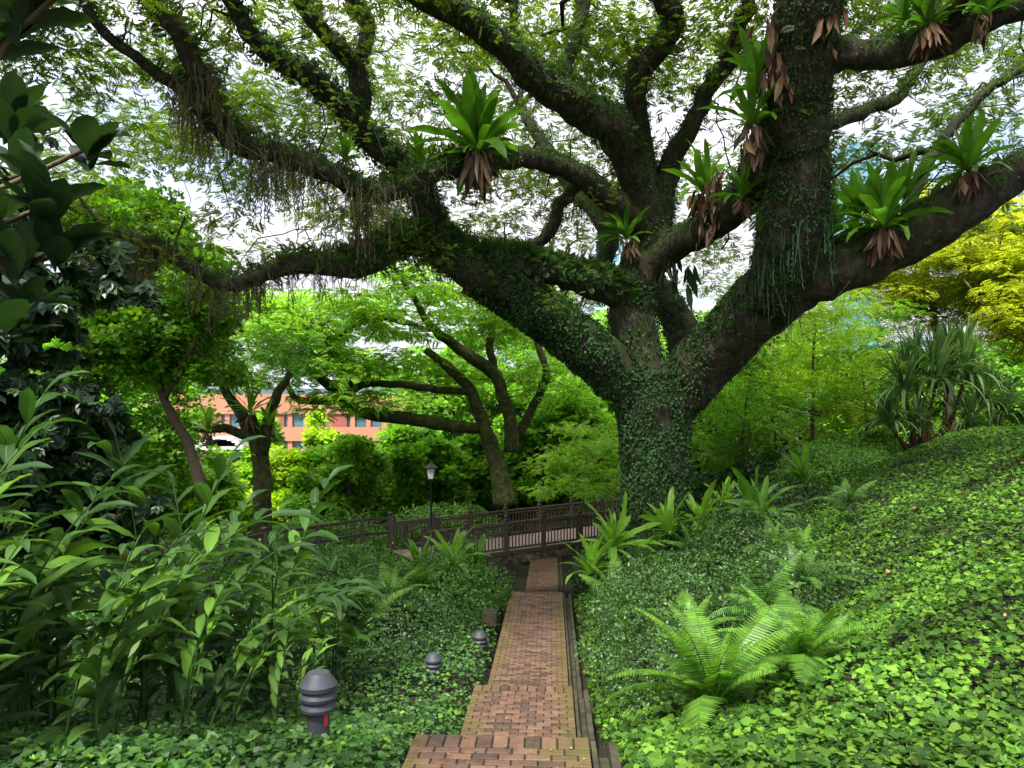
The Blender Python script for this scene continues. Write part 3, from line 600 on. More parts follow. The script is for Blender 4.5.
NF = [(478, 150, 17.0, 1.45, 34, "large bird's nest fern with brown skirt sitting on the limb left of the tree's fork", 30),
      (968, 168, 15.2, 1.0, 26, "bird's nest fern with brown skirt nearest the right edge on the great limb", 26),
      (884, 226, 15.9, 1.15, 30, "bird's nest fern with drooping brown skirt halfway along the right great limb", 26),
      (905, 195, 16.6, .95, 20, "bird's nest fern half hidden behind the one halfway along the right limb", 0),
      (828, 236, 16.6, .85, 20, "bird's nest fern on the great limb just right of the mossy pillar limb", 0),
      (345, 158, 15.6, .55, 16, "small pale bird's nest fern tucked on the far left mossy limb", 8),
      (356, 228, 16.8, .6, 16, "small bird's nest fern with brown skirt on the low left limb", 10),
      (420, 158, 17.6, .6, 14, "low dark bird's nest fern on the limb left of the largest fern", 0),
      (757, 88, 15.0, 1.1, 16, "leafy fern jutting left from the top of the mossy pillar limb", 0),
      (752, 122, 15.2, .95, 14, "leafy fern jutting left from the middle of the mossy pillar limb", 10),
      (742, 195, 16.6, .8, 14, "drooping strap-leaved fern at the bottom left of the mossy pillar limb", 10),
      (704, 190, 18.6, 1.1, 15, "dark strap-leaved fern in the gap between fork and pillar limb", 12),
      (628, 236, 20.2, .95, 14, "dark fern hanging at the left of the trunk's upper fork", 10),
      (858, 214, 16.8, 1.0, 18, "bird's nest fern squeezed between the pillar limb and the brown-skirted fern", 0),
      (800, 252, 16.9, .8, 16, 'short-leaved fern in the crook where the pillar limb joins the great limb', 0),
      (930, 22, 13.6, .9, 22, "fern cluster with big brown dead fronds on the top right limb", 26),
      (985, 12, 13.2, .8, 18, "fern at the top right corner on the horizontal limb", 8),
      (905, 16, 13.8, .6, 14, "smaller pale fern beside the brown-skirted cluster on the top right limb", 0)]
for x, y, d, s, n, lab, dd in NF:
    rosette('birds_nest_fern', lab, 'fern', P(x, y+4, d), s*1.15, int(n*1.6), 'nest', G, (U(-.2, .1), U(-.2, .2)), dd)

# ------------------------------------------------------------------ shrubs and ground cover
def shrub(label, c, rad, n, mat='shrub', size=.06, T=T_RH, Fc=Q1, name='shrub', group=None, seed=0, cat='shrub', lump=.22):
    c = np.array(c, float); gz = float(ground(c[0], c[1])); root = empty(name, (c[0], c[1], gz), label, cat, group)
    rad = np.array(rad, float); d = rdir(n, -.35, 1); k = 1+lump*wave(d*3+c*.7, 1.0, seed)+.1*wave(d*9, 1.0, seed+1)
    sh = np.where(U(0, 1, n) < .6, U(.92, 1.04, n), U(.55, .95, n)); p = c+d*rad*(k*sh)[:, None]
    g = ground(p[:, 0], p[:, 1]); keep = (p[:, 2] > g-.02); p = p[keep]; dd = d[keep]; m = len(p)
    dr = unit(dd*.5+rng.normal(size=(m, 3))*.8+[0, 0, -.1]); nn = unit(dd+rng.normal(size=(m, 3))*.45+[0, 0, .5])
    MB().add(inst(T, frames(dr, nn), p, U(.6, 1.3, m)*size), Fc).build('foliage', M[mat], root)
    st = MB(); b = np.array([c[0], c[1], gz])
    for i in range(12):
        e = c+unit(rdir(1, .1, 1)[0])*rad*.8; st.tube(np.array([b, (b+e)/2+rng.normal(size=3)*.08, e]), [.03, .02, .008], 5)
    st.build('stems', M['twig'], root)
    return root
def G3(x, y, up=0.): return np.array([x, y, float(ground(x, y))+up])
def cover(name, label, region, n, mat, size, seed, lift=.12, thin=0.0):
    xs = []; q = 0
    while q < n:
        m = n*3; y = 4.2+(region[3]-4.2)*U(0, 1, m)**1.5; v = U(region[0], region[1], m)*np.minimum(1, .35+y/12)
        x = xc(y)+v; k = (np.abs(v) > (.86 if region[0] < 0 else 1.02)) & (np.abs(x) < .76*y+1.2)
        k &= wave(np.stack([x, y], 1), 1.6, seed) > -1.5+thin
        x, y = x[k], y[k]; xs.append(np.stack([x, y], 1)); q += len(x)
    xy = np.concatenate(xs)[:n]; x, y = xy[:, 0], xy[:, 1]; e = .1
    gx = (ground(x+e, y)-ground(x-e, y))/(2*e); gy = (ground(x, y+e)-ground(x, y-e))/(2*e); up = unit(np.stack([-gx, -gy, np.ones(n)], 1))
    h = (.5+.5*wave(xy, 1.1, seed+1)+.35*wave(xy, 4.5, seed+2))*lift+U(.0, .13, n); p = np.stack([x, y, ground(x, y)+h], 1)
    d = unit(rdir(n, -.35, .25)+[0, -.25, 0]); nn = unit(up+rng.normal(size=(n, 3))*.5+[0, -.3, 0])
    mb = MB().add(inst(T_HEART, frames(d, nn), p, U(.35, 1.5, n)*size), F_HEART)
    return tag(mb.build(name, M[mat]), label, 'ground cover', kind='stuff')
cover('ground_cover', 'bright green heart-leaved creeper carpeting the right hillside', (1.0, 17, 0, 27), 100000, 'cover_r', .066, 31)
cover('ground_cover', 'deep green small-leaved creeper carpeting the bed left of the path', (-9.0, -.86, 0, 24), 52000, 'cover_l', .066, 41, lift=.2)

# sprigs of other plants and dead leaves scattered through the creeper, so the bed is not one species
def sprigs(name, label, region, n, mat, size, T, Fc, up=(.08, .22)):
    y = region[2]+(region[3]-region[2])*U(0, 1, n)**1.4; v = U(region[0], region[1], n); x = xc(y)+v
    k = (np.abs(x) < .74*y+1) & (wave(np.stack([x, y], 1), 1.3, 77) > -.1); x, y = x[k], y[k]; m = len(x)
    p = np.stack([x, y, ground(x, y)+U(*up, m)], 1)
    return tag(MB().add(inst(T, frames(unit(rdir(m, -.1, .9)), unit(rng.normal(size=(m, 3))*.4+[0, 0, 1])), p, U(.5, 1.3, m)*size), Fc).build(name, M[mat]), label, 'ground plants', kind='stuff')
sprigs('seedlings', 'little upright broad-leaved seedlings poking through the creeper on both sides', (1.2, 12, 4.6, 20), 700, 'shrub_b', .085, WH_V*[1, 1, -1], WH_F)
sprigs('seedlings', 'little upright seedlings among the creeper left of the path', (-7, -1.0, 4.6, 18), 700, 'nest', .075, WH_V*[1, 1, -1], WH_F)
sprigs('leaf_litter', 'scattered brown and yellow dead leaves lying on the creeper', (-8, 11, 4.6, 18), 700, 'litter', .06, T_HEART, F_HEART, (.08, .2))
S = T_OVAL
# left bank of the path
for lab, (x, y), r, n, mt, sz in [
  ('rounded small-leaved shrub bulging beside the long middle flight of paving', (-2.3, 16.4), (1.5, 1.9, .8), 9000, 'shrub', .06),
  ('dense green shrub mound overhanging the left path edge before the bridge', (-1.9, 19.5), (1.8, 1.8, 1.0), 9000, 'shrub_b', .08),
  ('dark leafy shrub under the left end of the bridge', (-1.7, 23.0), (1.2, 1.3, 1.1), 6500, 'shrub', .07),
  ('broad leafy thicket left of the shrub at the bridge end', (-4.6, 20.5), (2.3, 2.2, 1.25), 10000, 'shrub_b', .09),
  ('leafy thicket further left in front of the post and rail fence', (-8.6, 19.0), (2.6, 2.2, .9), 9000, 'mid', .09),
  ('dark leafy shrub behind the gingers at the far left of the bed', (-11.5, 17.5), (2.6, 2.2, 1.5), 8000, 'mid', .10),
  ('bushy shrub filling the left bed under the dense left tree', (-9.5, 14.5), (2.4, 2.0, 1.3), 8000, 'shrub_b', .09),
  ('round dark shrub between the ginger clumps and the fence', (-6.6, 16.4), (2.0, 1.8, 1.1), 8000, 'shrub', .08),
  ('bright bush at the left border behind the gingers', (-8.6, 11.6), (1.8, 1.6, 1.6), 8000, 'shrub_b', .09),
  ('thicket of shrubs beyond the rail fence on the left', (-10.5, 24.0), (3.2, 1.8, 1.5), 8000, 'mid', .12),
  ('shrub beyond the rail fence near the slender tree', (-6.2, 28.6), (2.6, 1.6, 1.1), 7000, 'shrub_b', .11),
  ('shrubby thicket beyond the fence at the left border', (-16.5, 23.0), (3.4, 2.0, 2.0), 8000, 'mid', .13),
  ('spreading shrub in the middle of the left bed behind the second bollard', (-4.6, 15.5), (2.2, 2.4, .7), 9000, 'shrub', .07)]:
    shrub(lab, G3(x, y, r[2]*.25), r, n, mt, sz, name='shrub', seed=int(abs(x*10)))
# right bank
for lab, (x, y), r, n, mt, sz in [
  ('large dense small-leaved shrub beside the right edge of the middle paving', (2.6, 12.6), (1.35, 2.2, 1.15), 13000, 'shrub', .052),
  ('small-leaved shrub mound behind the largest one on the right bank', (3.2, 15.6), (1.4, 1.6, .9), 10000, 'shrub', .055),
  ('fresh green shrub beside the right end of the bridge', (3.3, 22.0), (1.2, 1.6, 1.0), 8000, 'shrub_b', .08),
  ('low mounded shrub on the slope just above the tall fern', (4.5, 12.0), (1.3, 1.5, .8), 8000, 'shrub', .055),
  ('shrub mound on the slope below the great tree', (5.6, 16.5), (1.8, 1.8, .65), 10000, 'shrub', .06),
  ('dark leafy shrub on the slope right of the great tree', (7.4, 20.6), (1.7, 1.6, .6), 8000, 'shrub', .07),
  ('leafy shrub on the crest below the pale green trees', (9.6, 22.5), (1.7, 1.5, .9), 8000, 'mid', .09),
  ('dense shrub hugging the right side of the path under the bridge', (2.75, 25.2), (.8, 2.2, 1.1), 6000, 'shrub', .08),
  ('dense shrub hugging the left side of the path under the bridge', (-.55, 26.0), (.75, 2.2, 1.1), 6000, 'shrub', .08),
  ('fine-leaved shrub at the corner where the middle paving begins on the right', (2.1, 9.9), (.85, 1.1, .7), 6000, 'shrub', .05)]:
    shrub(lab, G3(x, y, r[2]*.3), r, n, mt, sz, name='shrub', seed=int(abs(x*10)))
# pinnate ferns on the right slope
GF = 'feathery ferns on the right slope'
for x, y, s, n, kd, lab in [
  (2.0, 7.5, 1.2, 26, 'fern', 'feathery bright green fern, the largest, beside the near right edge of the path'),
  (3.0, 7.9, 1.05, 22, 'fern', 'feathery fern just right of the largest fern on the near slope'),
  (2.45, 9.0, 1.15, 22, 'fern', 'feathery fern standing behind the two nearest ferns'),
  (3.6, 8.6, .7, 12, 'fern_d', 'small dull fern on the creeper slope right of the near ferns'),
  (4.3, 11.2, .9, 14, 'fern_d', 'dull green fern among the mounded shrubs of the right slope'),
  (5.0, 14.6, .95, 14, 'fern_d', 'dull green fern higher up on the right slope under the great tree'),
  (2.2, 15.2, 1.2, 14, 'fern', 'long-fronded fern arching over the right path edge'),
  (6.0, 17.6, .9, 14, 'fern_d', 'spreading fern just below the pale nest ferns on the slope'),
  (3.2, 18.2, 1.0, 14, 'fern', 'bright fern at the right end of the bridge'),
  (3.4, 10.3, .95, 14, 'fern_d', 'dull fern leaning over the creeper just above the near ferns'),
  (2.6, 11.0, .9, 14, 'fern', 'bright fern rising from the big shrub beside the paving'),
  (4.9, 12.9, .85, 12, 'fern', 'bright fern on the open slope above the near ferns'),
  (6.9, 15.6, .8, 12, 'fern_d', 'small fern near the crest of the creeper slope'),
  (4.1, 17.2, 1.1, 16, 'fern', 'fern in the hollow below the great trunk')]:
    rosette('fern', lab, 'fern', G3(x, y, .12 if x < 4 and y < 10 else .5), s, n, kd, GF)
GN = 'nest ferns on the ground at the foot of the rain tree'
for px, py, d, s, n, kd, lab in [
  (612, 560, 18.5, 1.3, 22, 'nest_b', "bird's nest fern with pale upright fronds right above the end of the bridge rail"),
  (590, 585, 17.6, 1.0, 18, 'nest_b', "pale bird's nest fern in front of the great trunk's left side"),
  (672, 545, 19, 1.1, 20, 'nest_b', "pale bird's nest fern directly in front of the great trunk"),
  (700, 535, 19.5, 1.1, 20, 'nest_b', "pale bird's nest fern at the right foot of the great trunk"),
  (722, 520, 20.5, 1.0, 18, 'nest_b', "bright bird's nest fern behind the right foot of the great trunk"),
  (762, 528, 18.5, 1.3, 24, 'nest', "large dark bird's nest fern with silvery straps right of the great trunk"),
  (806, 500, 21, 1.1, 18, 'nest', "dark bird's nest fern on the crest right of the great trunk")]:
    p = P(px, py, d); rosette('birds_nest_fern', lab, 'fern', (p[0], p[1], max(p[2], float(ground(p[0], p[1])+.2))+.25), s*1.05, int(n*1.2), kd, GN, (U(-.35, .2), U(-.3, .3)))
for px, d, s, kd, up, lab in [(452, 21, 1.25, 'nest_b', .95, "yellow-hearted bird's nest fern in the thicket left of the bridge"), (420, 20.5, 1.1, 'nest', .9, "bird's nest fern left of the yellow-hearted one"),
  (475, 22, 1.1, 'nest', 1.0, "dark bird's nest fern nearest the bridge's left post"), (392, 17.5, 1.1, 'fern', .6, 'arching feathery fern in the left thicket'),
  (365, 16, 1.2, 'fern', .5, 'feathery fern in the left thicket farthest from the bridge'), (300, 15, 1.3, 'nest_b', .4, "pale yellow-green bird's nest fern in the left bed below the fence"),
  (420, 18.5, 1.0, 'fern', .7, 'feathery fern below the bird nest ferns left of the bridge')]:
    x = (px-512)/F*d; rosette('birds_nest_fern' if 'nest' in kd else 'fern', lab, 'fern', G3(x, d, up), s, 22, kd, 'ferns in the thicket left of the bridge')

# ------------------------------------------------------------------ bridge, fences, lights
def build_bridge():
    ang = R(28); t = np.array([math.cos(ang), math.sin(ang), .042]); nrm = np.array([-math.sin(ang), math.cos(ang), 0])
    root = empty('footbridge', (1.9, 28, -4.35), 'dark timber railed footbridge crossing over the brick path', 'bridge')
    O = np.array([1.9, 28, -4.35]); Wd = 3.0; s0, s1 = -5.6, 6.2
    dk = MB()
    s = s0
    while s < s1:
        a = O+t*(s+.07)+nrm*.02; b = O+t*(s+.07)+nrm*(Wd-.02); dk.beam(a, b, .13, .05); s += .14
    dk.build('deck', M['deck'], root)
    bm = MB()
    for off in (.06, Wd-.06): bm.beam(O+t*s0+nrm*off-[0, 0, .23], O+t*s1+nrm*off-[0, 0, .23], .2, .34)
    bm.beam(O+t*s0+nrm*Wd/2-[0, 0, .2], O+t*s1+nrm*Wd/2-[0, 0, .2], .2, .3)
    bm.build('beam', M['beam'], root)
    fb = MB().beam(O+t*s0-nrm*.03+[0, 0, -.01], O+t*s1-nrm*.03+[0, 0, -.01], .06, .14); fb.build('fascia_board', M['wood'], root)
    for off, nm, e0, e1 in ((0, 'near', -5.6, 3.9), (Wd, 'far', -5.6, 6.2)):
        base = O+nrm*off; rl = MB()
        rl.beam(base+t*e0+[0, 0, 1.05], base+t*e1+[0, 0, 1.05], .10, .05); rl.beam(base+t*e0+[0, 0, .95], base+t*e1+[0, 0, .95], .05, .07)
        rl.beam(base+t*e0+[0, 0, .14], base+t*e1+[0, 0, .14], .05, .07)
        s = e0+.09
        while s < e1: rl.box(base+t*s+[0, 0, .54], (.035, .035, .78), ang); s += .135
        rl.build('railing', M['wood'], root)
        s = e0+.1
        while s < e1+.1:
            c = base+t*s; pm = MB().box(c+[0, 0, .5], (.13, .13, 1.3), ang).lathe(c+[0, 0, 1.15], [(.095, 0), (.095, .04), (.04, .05), (.05, .08), (.065, .12), (.05, .17), (.0, .185)], 10)
            pm.build('post', M['wood'], root); s += 1.55
    # abutment walls carrying the ends
    for sgn in (-3.1, 2.9):
        ab = MB().beam(O+t*sgn+nrm*.1-[0, 0, 1.4], O+t*sgn+nrm*(Wd-.1)-[0, 0, 1.4], .3, 2.0)
        ab.build('abutment', M['beam'], root)
build_bridge()
def rail_fence(label, pts, h=1.0, rails=(.95, .45), name='post_and_rail_fence', picket=False):
    pts = [np.array(p, float) for p in pts]; root = empty(name, pts[0], label, 'fence'); rl = MB()
    for a, b in zip(pts[:-1], pts[1:]):
        for r in rails: rl.beam(a+[0, 0, r], b+[0, 0, r], .07, .10)
        if picket:
            L = np.linalg.norm(b-a); m = int(L/.14)
            for i in range(m): rl.box(a+(b-a)*(i+.5)/m+[0, 0, .52], (.035, .035, .8))
    rl.build('rails', M['wood'], root)
    for p in pts: MB().box(p+[0, 0, h/2-.1], (.14, .14, h+.2), .3).lathe(p+[0, 0, h+.1], [(.10, 0), (.10, .05), (.0, .08)], 8).build('post', M['wood'], root)
rail_fence('dark low post and rail fence winding left from the bridge behind the big leaves', [P(390, 545, 26.8), P(362, 548, 25.8), P(318, 556, 24.6), P(264, 566, 22.8), P(218, 578, 21), P(165, 585, 20), P(90, 592, 19.5), P(0, 600, 19)])
rail_fence('dark picket railing across the boardwalk behind the lamp post', [P(438, 545, 29.5), P(405, 549, 29.5), P(372, 552, 29.5), P(338, 556, 29.5)], 1.05, (1.0, .15), 'picket_railing', True)
rail_fence('dark rail fence showing just right of the great trunk', [P(696, 520, 31), P(725, 519, 31.5), P(760, 518, 32)], 1.0, (.95, .5), 'rail_fence')

BP = [(.0, .0), (.105, .0), (.105, .62), (.16, .62), (.165, .645), (.125, .70), (.12, .705), (.17, .71), (.175, .735), (.13, .785), (.125, .79), (.175, .795), (.18, .83), (.12, .905), (.10, .93), (.02, .935), (0, .935)]
BL = [(-1.62, 6.35, -2.98, 'nearest grey louvred bollard light with red sticker standing in the creeper'), (-1.39, 13.4, -4.93, 'second grey louvred bollard light from the front, deep in the creeper'),
      (-.66, 15.5, -5.1, 'third bollard light, half sunk in shrubs at the left path edge'), (-.55, 24, -5.4, 'farthest bollard light, tiny and dark near the bridge')]
proto = None
for i, (x, y, z, lab) in enumerate(BL):
    if i == 0:
        b = empty('bollard_light', (x, y, z)); k = .88
        link('post', MB().lathe((0, 0, 0), [(r*k, q) for r, q in BP[1:3]], 28).mesh('post', M['bollard'], True), b)
        hd = [(r*k, q) for r, q in BP[3:]]; hm = MB().lathe((0, 0, 0), [(.09*k, .619)]+hd, 32).mesh('louvred_head', M['bollard'], False)
        link('louvred_head', hm, b)
        n = 10; a = np.linspace(-.22, .18, n)-math.pi/2+.95; V = [[math.cos(t)*.0965*1.0, math.sin(t)*.0965, q] for t in a for q in (.50, .60)]
        link('sticker', MB().add(np.array(V), np.array([[2*i2, 2*i2+2, 2*i2+3, 2*i2+1] for i2 in range(n-1)])).mesh('red_sticker', M['red']), b)
        proto = b
    else:
        b = copy_tree(proto); b.location = (x, y, z); b.rotation_euler.z = U(-.3, .3)
    tag(b, lab, 'bollard light', 'bollard lights in the creeper left of the path')
def lamp():
    g = P(431, 540, 27); z0 = g[2]; root = empty('street_lamp', g, 'black post-top lantern lamp with pale glass beside the footbridge', 'lamp')
    MB().lathe(g, [(.09, 0), (.09, .25), (.05, .3), (.04, .5), (.035, 2.05), (.06, 2.08), (.06, 2.14), (.03, 2.18)], 12).build('post', M['iron'], root, True)
    l = MB(); fr = g+[0, 0, 2.18]
    a = [math.pi/4+i*math.pi/2 for i in range(4)]
    V = [[math.cos(t)*.13, math.sin(t)*.13, .0] for t in a]+[[math.cos(t)*.21, math.sin(t)*.21, .36] for t in a]
    l.add(np.array(V)+fr, np.array([[0, 1, 5, 4], [1, 2, 6, 5], [2, 3, 7, 6], [3, 0, 4, 7]])); l.build('lantern_glass', M['lampglass'], root)
    c = MB()
    for i in range(4): c.beam(np.array([math.cos(a[i])*.135, math.sin(a[i])*.135, 0])+fr, np.array([math.cos(a[i])*.215, math.sin(a[i])*.215, .36])+fr, .02, .02)
    c.lathe(fr, [(.0, -.02), (.14, -.01), (.14, .0)], 4); c.lathe(fr+[0, 0, .36], [(.25, 0), (.25, .03), (.12, .14), (.05, .18), (.03, .24), (0, .26)], 12); c.build('lantern_frame', M['iron'], root)
lamp()
MB().box((float(xc(18))-1.05, 17.6, -4.42), (.34, .5, .3), -TH).build('concrete_block', M['concrete'])
o = C.objects[-1]; tag(o, 'small weathered concrete block at the left edge of the long paving', 'block')

# ------------------------------------------------------------------ gingers
def lance_mesh(name, mat, e0, e1, w, seed): return strap_mesh(name, mat, e0, e1, w, n=9, cup=.3, wavy=.03, seed=seed, shape=([0, .08, .3, .6, .85, 1], [.12, .45, .95, 1, .5, .02]))
def cane_meshes(L, lean0, lean1, nl, ll, seed, lw=.19, bot=.3, mat='ginger'):
    q = np.random.default_rng(seed); n = 14; t = np.linspace(0, 1, n); el = np.radians(lean0+(lean1-lean0)*t**1.3); st = L/(n-1)
    y = np.concatenate([[0], np.cumsum(np.cos(el[:-1])*st)]); z = np.concatenate([[0], np.cumsum(np.sin(el[:-1])*st)])
    pts = np.stack([0*y, y, z], 1); stem = MB().tube(pts, np.linspace(.014, .005, n), 6, 0)
    lv = MB(); rb = MB()
    for i in range(nl):
        a = bot+(1-bot)*i/(nl-1); p = np.array([0, np.interp(a, t, y), np.interp(a, t, z)]); e = np.interp(a, t, el)
        tg = np.array([0, math.cos(e), math.sin(e)]); s = 1 if i % 2 else -1
        lat = np.array([s, 0, 0]); out = unit(lat*.9+tg*q.uniform(.5, .8)+[0, 0, q.uniform(-.05, .35)]+q.normal(size=3)*.1)
        if i == nl-1: out = unit(tg+q.normal(size=3)*.1)
        l = ll*q.uniform(.8, 1.15)*(.75+.35*math.sin(math.pi*min(1, (a-bot)/(1-bot)*.9+.1))); m = 8; drop = q.uniform(.5, 1.3)
        hor = np.array([out[0], out[1], 0]); hn = np.linalg.norm(hor); hor = hor/max(hn, 1e-6); e0 = math.atan2(out[2], hn); tt = np.linspace(0, 1, m)
        ee = e0-drop*tt; hh = np.concatenate([[0], np.cumsum(np.cos(ee[:-1])*l/(m-1))]); zz = np.concatenate([[0], np.cumsum(np.sin(ee[:-1])*l/(m-1))])
        sd = np.cross(hor, [0, 0, 1.0]); roll = q.uniform(-.5, .5); ww = l*lw*np.interp(tt, [0, .08, .3, .6, .85, 1], [.1, .5, .95, .95, .5, .02])
        V = []
        for k in range(m):
            nz = hor*-math.sin(ee[k])+np.array([0, 0, math.cos(ee[k])]); c = p+hor*hh[k]+[0, 0, zz[k]]
            sr = sd*math.cos(roll)+nz*math.sin(roll); nr = nz*math.cos(roll)-sd*math.sin(roll)
            for u in (-1, -.5, 0, .5, 1): V.append(c+sr*u*ww[k]/2+nr*(abs(u)*.16*ww[k]+(.08*ww[k]*math.sin(k*2.1+u*3+i) if abs(u) == 1 else 0)))
        Vr = np.array([V[k*5+2]+(V[k*5+3]-V[k*5+2])*u*.10+(V[k*5+2]-V[k*5+1])*0+np.array([0, 0, .0025]) for k in range(m) for u in (-1, 1)])
        rb.add(Vr, np.array([[2*k, 2*k+1, 2*k+3, 2*k+2] for k in range(m-1)]))
        lv.add(np.array(V), np.array([[k*5+j, k*5+j+1, (k+1)*5+j+1, (k+1)*5+j] for k in range(m-1) for j in range(4)]))
    return stem.mesh('cane', M[mat], True), lv.mesh('leaves', M[mat], True), rb.mesh('midribs', M['midrib'], True)
CV = [cane_meshes(2.0, 86, 40, 17, .50, 1, .21, .16), cane_meshes(2.2, 78, 10, 18, .52, 2, .21, .2), cane_meshes(1.7, 88, 55, 15, .44, 3, .22, .14), cane_meshes(2.4, 74, -4, 19, .52, 4, .19, .2), cane_meshes(1.4, 89, 68, 13, .40, 5, .24, .12), cane_meshes(2.35, 90, 60, 18, .48, 6, .23, .2)]
HV = [cane_meshes(1.5, 89, 66, 12, .46, 7, .26, .1, 'shrub_b'), cane_meshes(1.2, 86, 55, 10, .42, 8, .28, .1, 'shrub_b'), cane_meshes(1.7, 89, 70, 13, .46, 9, .22, .1, 'nest')]
def ginger(label, loc, canes, name='ginger_plant', group='ginger clumps on the left bed', spread=.25, scale=1.0, vs=None):
    root = empty(name, loc, label, 'plant', group)
    for vi, az, tl in canes:
        sm, lm, rm = (vs or CV)[vi]; o = link('cane', sm, root, (U(-spread, spread), U(-spread, spread), 0), (tl, 0, az), scale*U(.9, 1.1)); link('leaves', lm, o); link('midribs', rm, o)
    return root
def rc(n, az0, az1, vs=(0, 1, 2, 3)): return [(vs[int(U(0, len(vs)))], U(az0, az1), U(-.1, .1)) for _ in range(n)]
# azimuth: 0 leans away from camera (+Y), -pi/2 leans to the right (+X)
MX = (0, 2, 4, 5, 0, 1)
GD = [(-3.4, 6.2, rc(5, -2.1, -.7, (1, 3, 0, 2)), .88, 'nearest ginger clump with long dark leaves arching right towards the bollard'),
      (-4.4, 5.6, rc(8, -3, 3, MX), 1.0, 'dark ginger clump standing at the lower left edge'),
      (-3.2, 8.1, rc(5, -2.0, -.8, (1, 3, 2)), .8, 'ginger clump behind the nearest one, reaching across to the right'),
      (-5.0, 7.2, rc(10, -3, 3, MX), 1.15, 'broad ginger clump in the middle of the left thicket'),
      (-4.4, 9.4, rc(10, -3, 3, MX), 1.2, 'ginger clump behind the broad clump of the left thicket'),
      (-6.5, 8.4, rc(10, -3, 3, (0, 5, 2)), 1.25, 'tall ginger clump at the far left under the dark tree'),
      (-6.6, 10.8, rc(9, -3, 3, (0, 5, 2)), 1.35, 'ginger clump at the left behind the tall one'),
      (-3.6, 11.4, rc(8, -3, 3, (5, 4, 2)), 1.15, 'upright light green ginger clump in front of the rail fence'),
      (-5.6, 5.4, rc(7, -3, 3, MX), 1.0, 'ginger clump cut by the left border of the view'),
      (-5.0, 12.4, rc(8, -3, 3, (5, 0, 2)), 1.25, 'tall ginger clump left of the upright light green one'),
      (-5.7, 6.6, rc(8, -3, 3, MX), 1.15, 'ginger clump left of the broad middle clump'),
      (-2.9, 13.0, rc(7, -3, 3, (4, 2, 0)), .95, 'low ginger clump behind the creeper bed nearest the fence'),
      (-7.6, 9.6, rc(9, -3, 3, (5, 0, 2)), 1.3, 'ginger clump at the left border beneath the drooping dark tree'),
      (-2.75, 9.8, rc(4, -2.3, -.5, (4, 2)), .8, 'small ginger clump nearest the creeper bed centre')]
for x, y, cs, s, lab in GD: ginger(lab, G3(x, y, -.02), cs, scale=s*(1.0 if 'small' in lab else 1.28), spread=.4)
# heliconia-like plants behind the bridge
GH = 'broad-leaved plants behind the footbridge'
hp = []
for i in range(16):
    x = -12.5+i*1.25+U(-.4, .4); y = 33.2+.28*(x+4)+U(-.3, 1.4)
    if abs(x-xc(y)) < 2.6: continue
    lab = 'light green broad-leaved plants growing in a row behind the footbridge railing'
    if i < 2: o = ginger(lab, G3(x, y), rc(13, -3, 3, (0, 1, 2)), 'heliconia_plant', GH, .6, 1.0, HV); hp.append(o)
    else:
        o = copy_tree(hp[i % 2]); o.location = G3(x, y); o.rotation_euler.z = U(0, 6.28)
    o['label'] = lab

# ------------------------------------------------------------------ rubber tree near the camera, top left
def rubber():
    root = empty('rubber_tree', (-3.9, 3.6, float(ground(-3.9, 3.6))), 'dark rubber tree with large glossy oval leaves at the top left corner', 'tree')
    sh = ([0, .1, .35, .65, .88, 1], [.15, .5, .95, 1, .6, .05])
    ms = [strap_mesh('leaf', M['rubber'], 30+i*10, 5+i*8, .42, n=9, cup=.2, wavy=.01, shape=sh, seed=i) for i in range(3)]
    W_ = [(88, 148, 3.7), (48, 205, 3.6), (20, 175, 3.8), (12, 120, 3.9), (55, 255, 3.7), (15, 260, 3.6), (8, 330, 3.6), (20, 20, 3.1), (80, -25, 3.0), (-15, 60, 3.2), (-25, 230, 3.6), (30, 310, 3.9)]
    base = np.array([-3.9, 3.6, float(ground(-3.9, 3.6))]); br = MB(); fork = np.array([-3.6, 3.7, .2])
    MB().tube(*resample([base, base+[.15, .05, 1.2], fork, fork+[.1, .1, 1.6]], [.10, .08, .06, .04], .3), 10, .05).build('trunk', M['bark2'], root, True)
    for x, y, d in W_:
        c = P(x, y, d); st = fork+[0, 0, U(-.3, 1.4)]; mid = (st+c)/2+[0, 0, -.12]
        br.tube(*resample([st, mid, c, c+[.02, 0, .05]], [.022, .016, .01, .006], .15), 6)
        for i in range(12):
            az = U(0, 6.28); link('leaf', ms[i % 3], root, c-base+[0, 0, U(-.12, .04)], (U(-.3, .5), U(-.3, .3), az), U(.23, .32))
    br.build('branches', M['bark2'], root, True)
rubber()

# ------------------------------------------------------------------ other trees
def bg_tree(label, base, trunks, centres, per, crad, lsize, mat, T=SP_V, Fc=SP_F, bark='bark2', name='tree', group=None, flat=.45, up=.6, droop=0, wob=.25, r0=.02, k=.013, thick=None, step=.6):
    base = np.array(base, float); root = empty(name, base, label, 'tree', group); s = Skel()
    for i, (pts, rad) in enumerate(trunks):
        pts, rad = resample(np.array(pts, float), np.array(rad, float), .5)
        pts[1:] += rng.normal(size=pts[1:].shape)*.03
        MB().tube(pts, rad, 10, .08).build('trunk' if i == 0 else 'limb', M[bark], root, True); s.addpath(pts[len(pts)//3 if i == 0 else 0:], rad[len(pts)//3 if i == 0 else 0:])
    tw = MB(); s.grow(centres, tw, step=step, wob=wob, r0=r0, k=k, rmax=.12); tw.build('branches', M[bark], root, True)
    lf = MB(); foliage(lf, centres, per, crad, lsize, T, Fc, flat, up, droop); lf.build('crown', M[mat], root)
    return root
def blob(c, r, n, hollow=.4, seed=None):
    d = rdir(n); rr = hollow+(1-hollow)*U(0, 1, n)**.6; return np.array(c)+d*np.array(r)*rr[:, None]*(1+.18*wave(d*2.5, 1, seed or 1))[:, None]
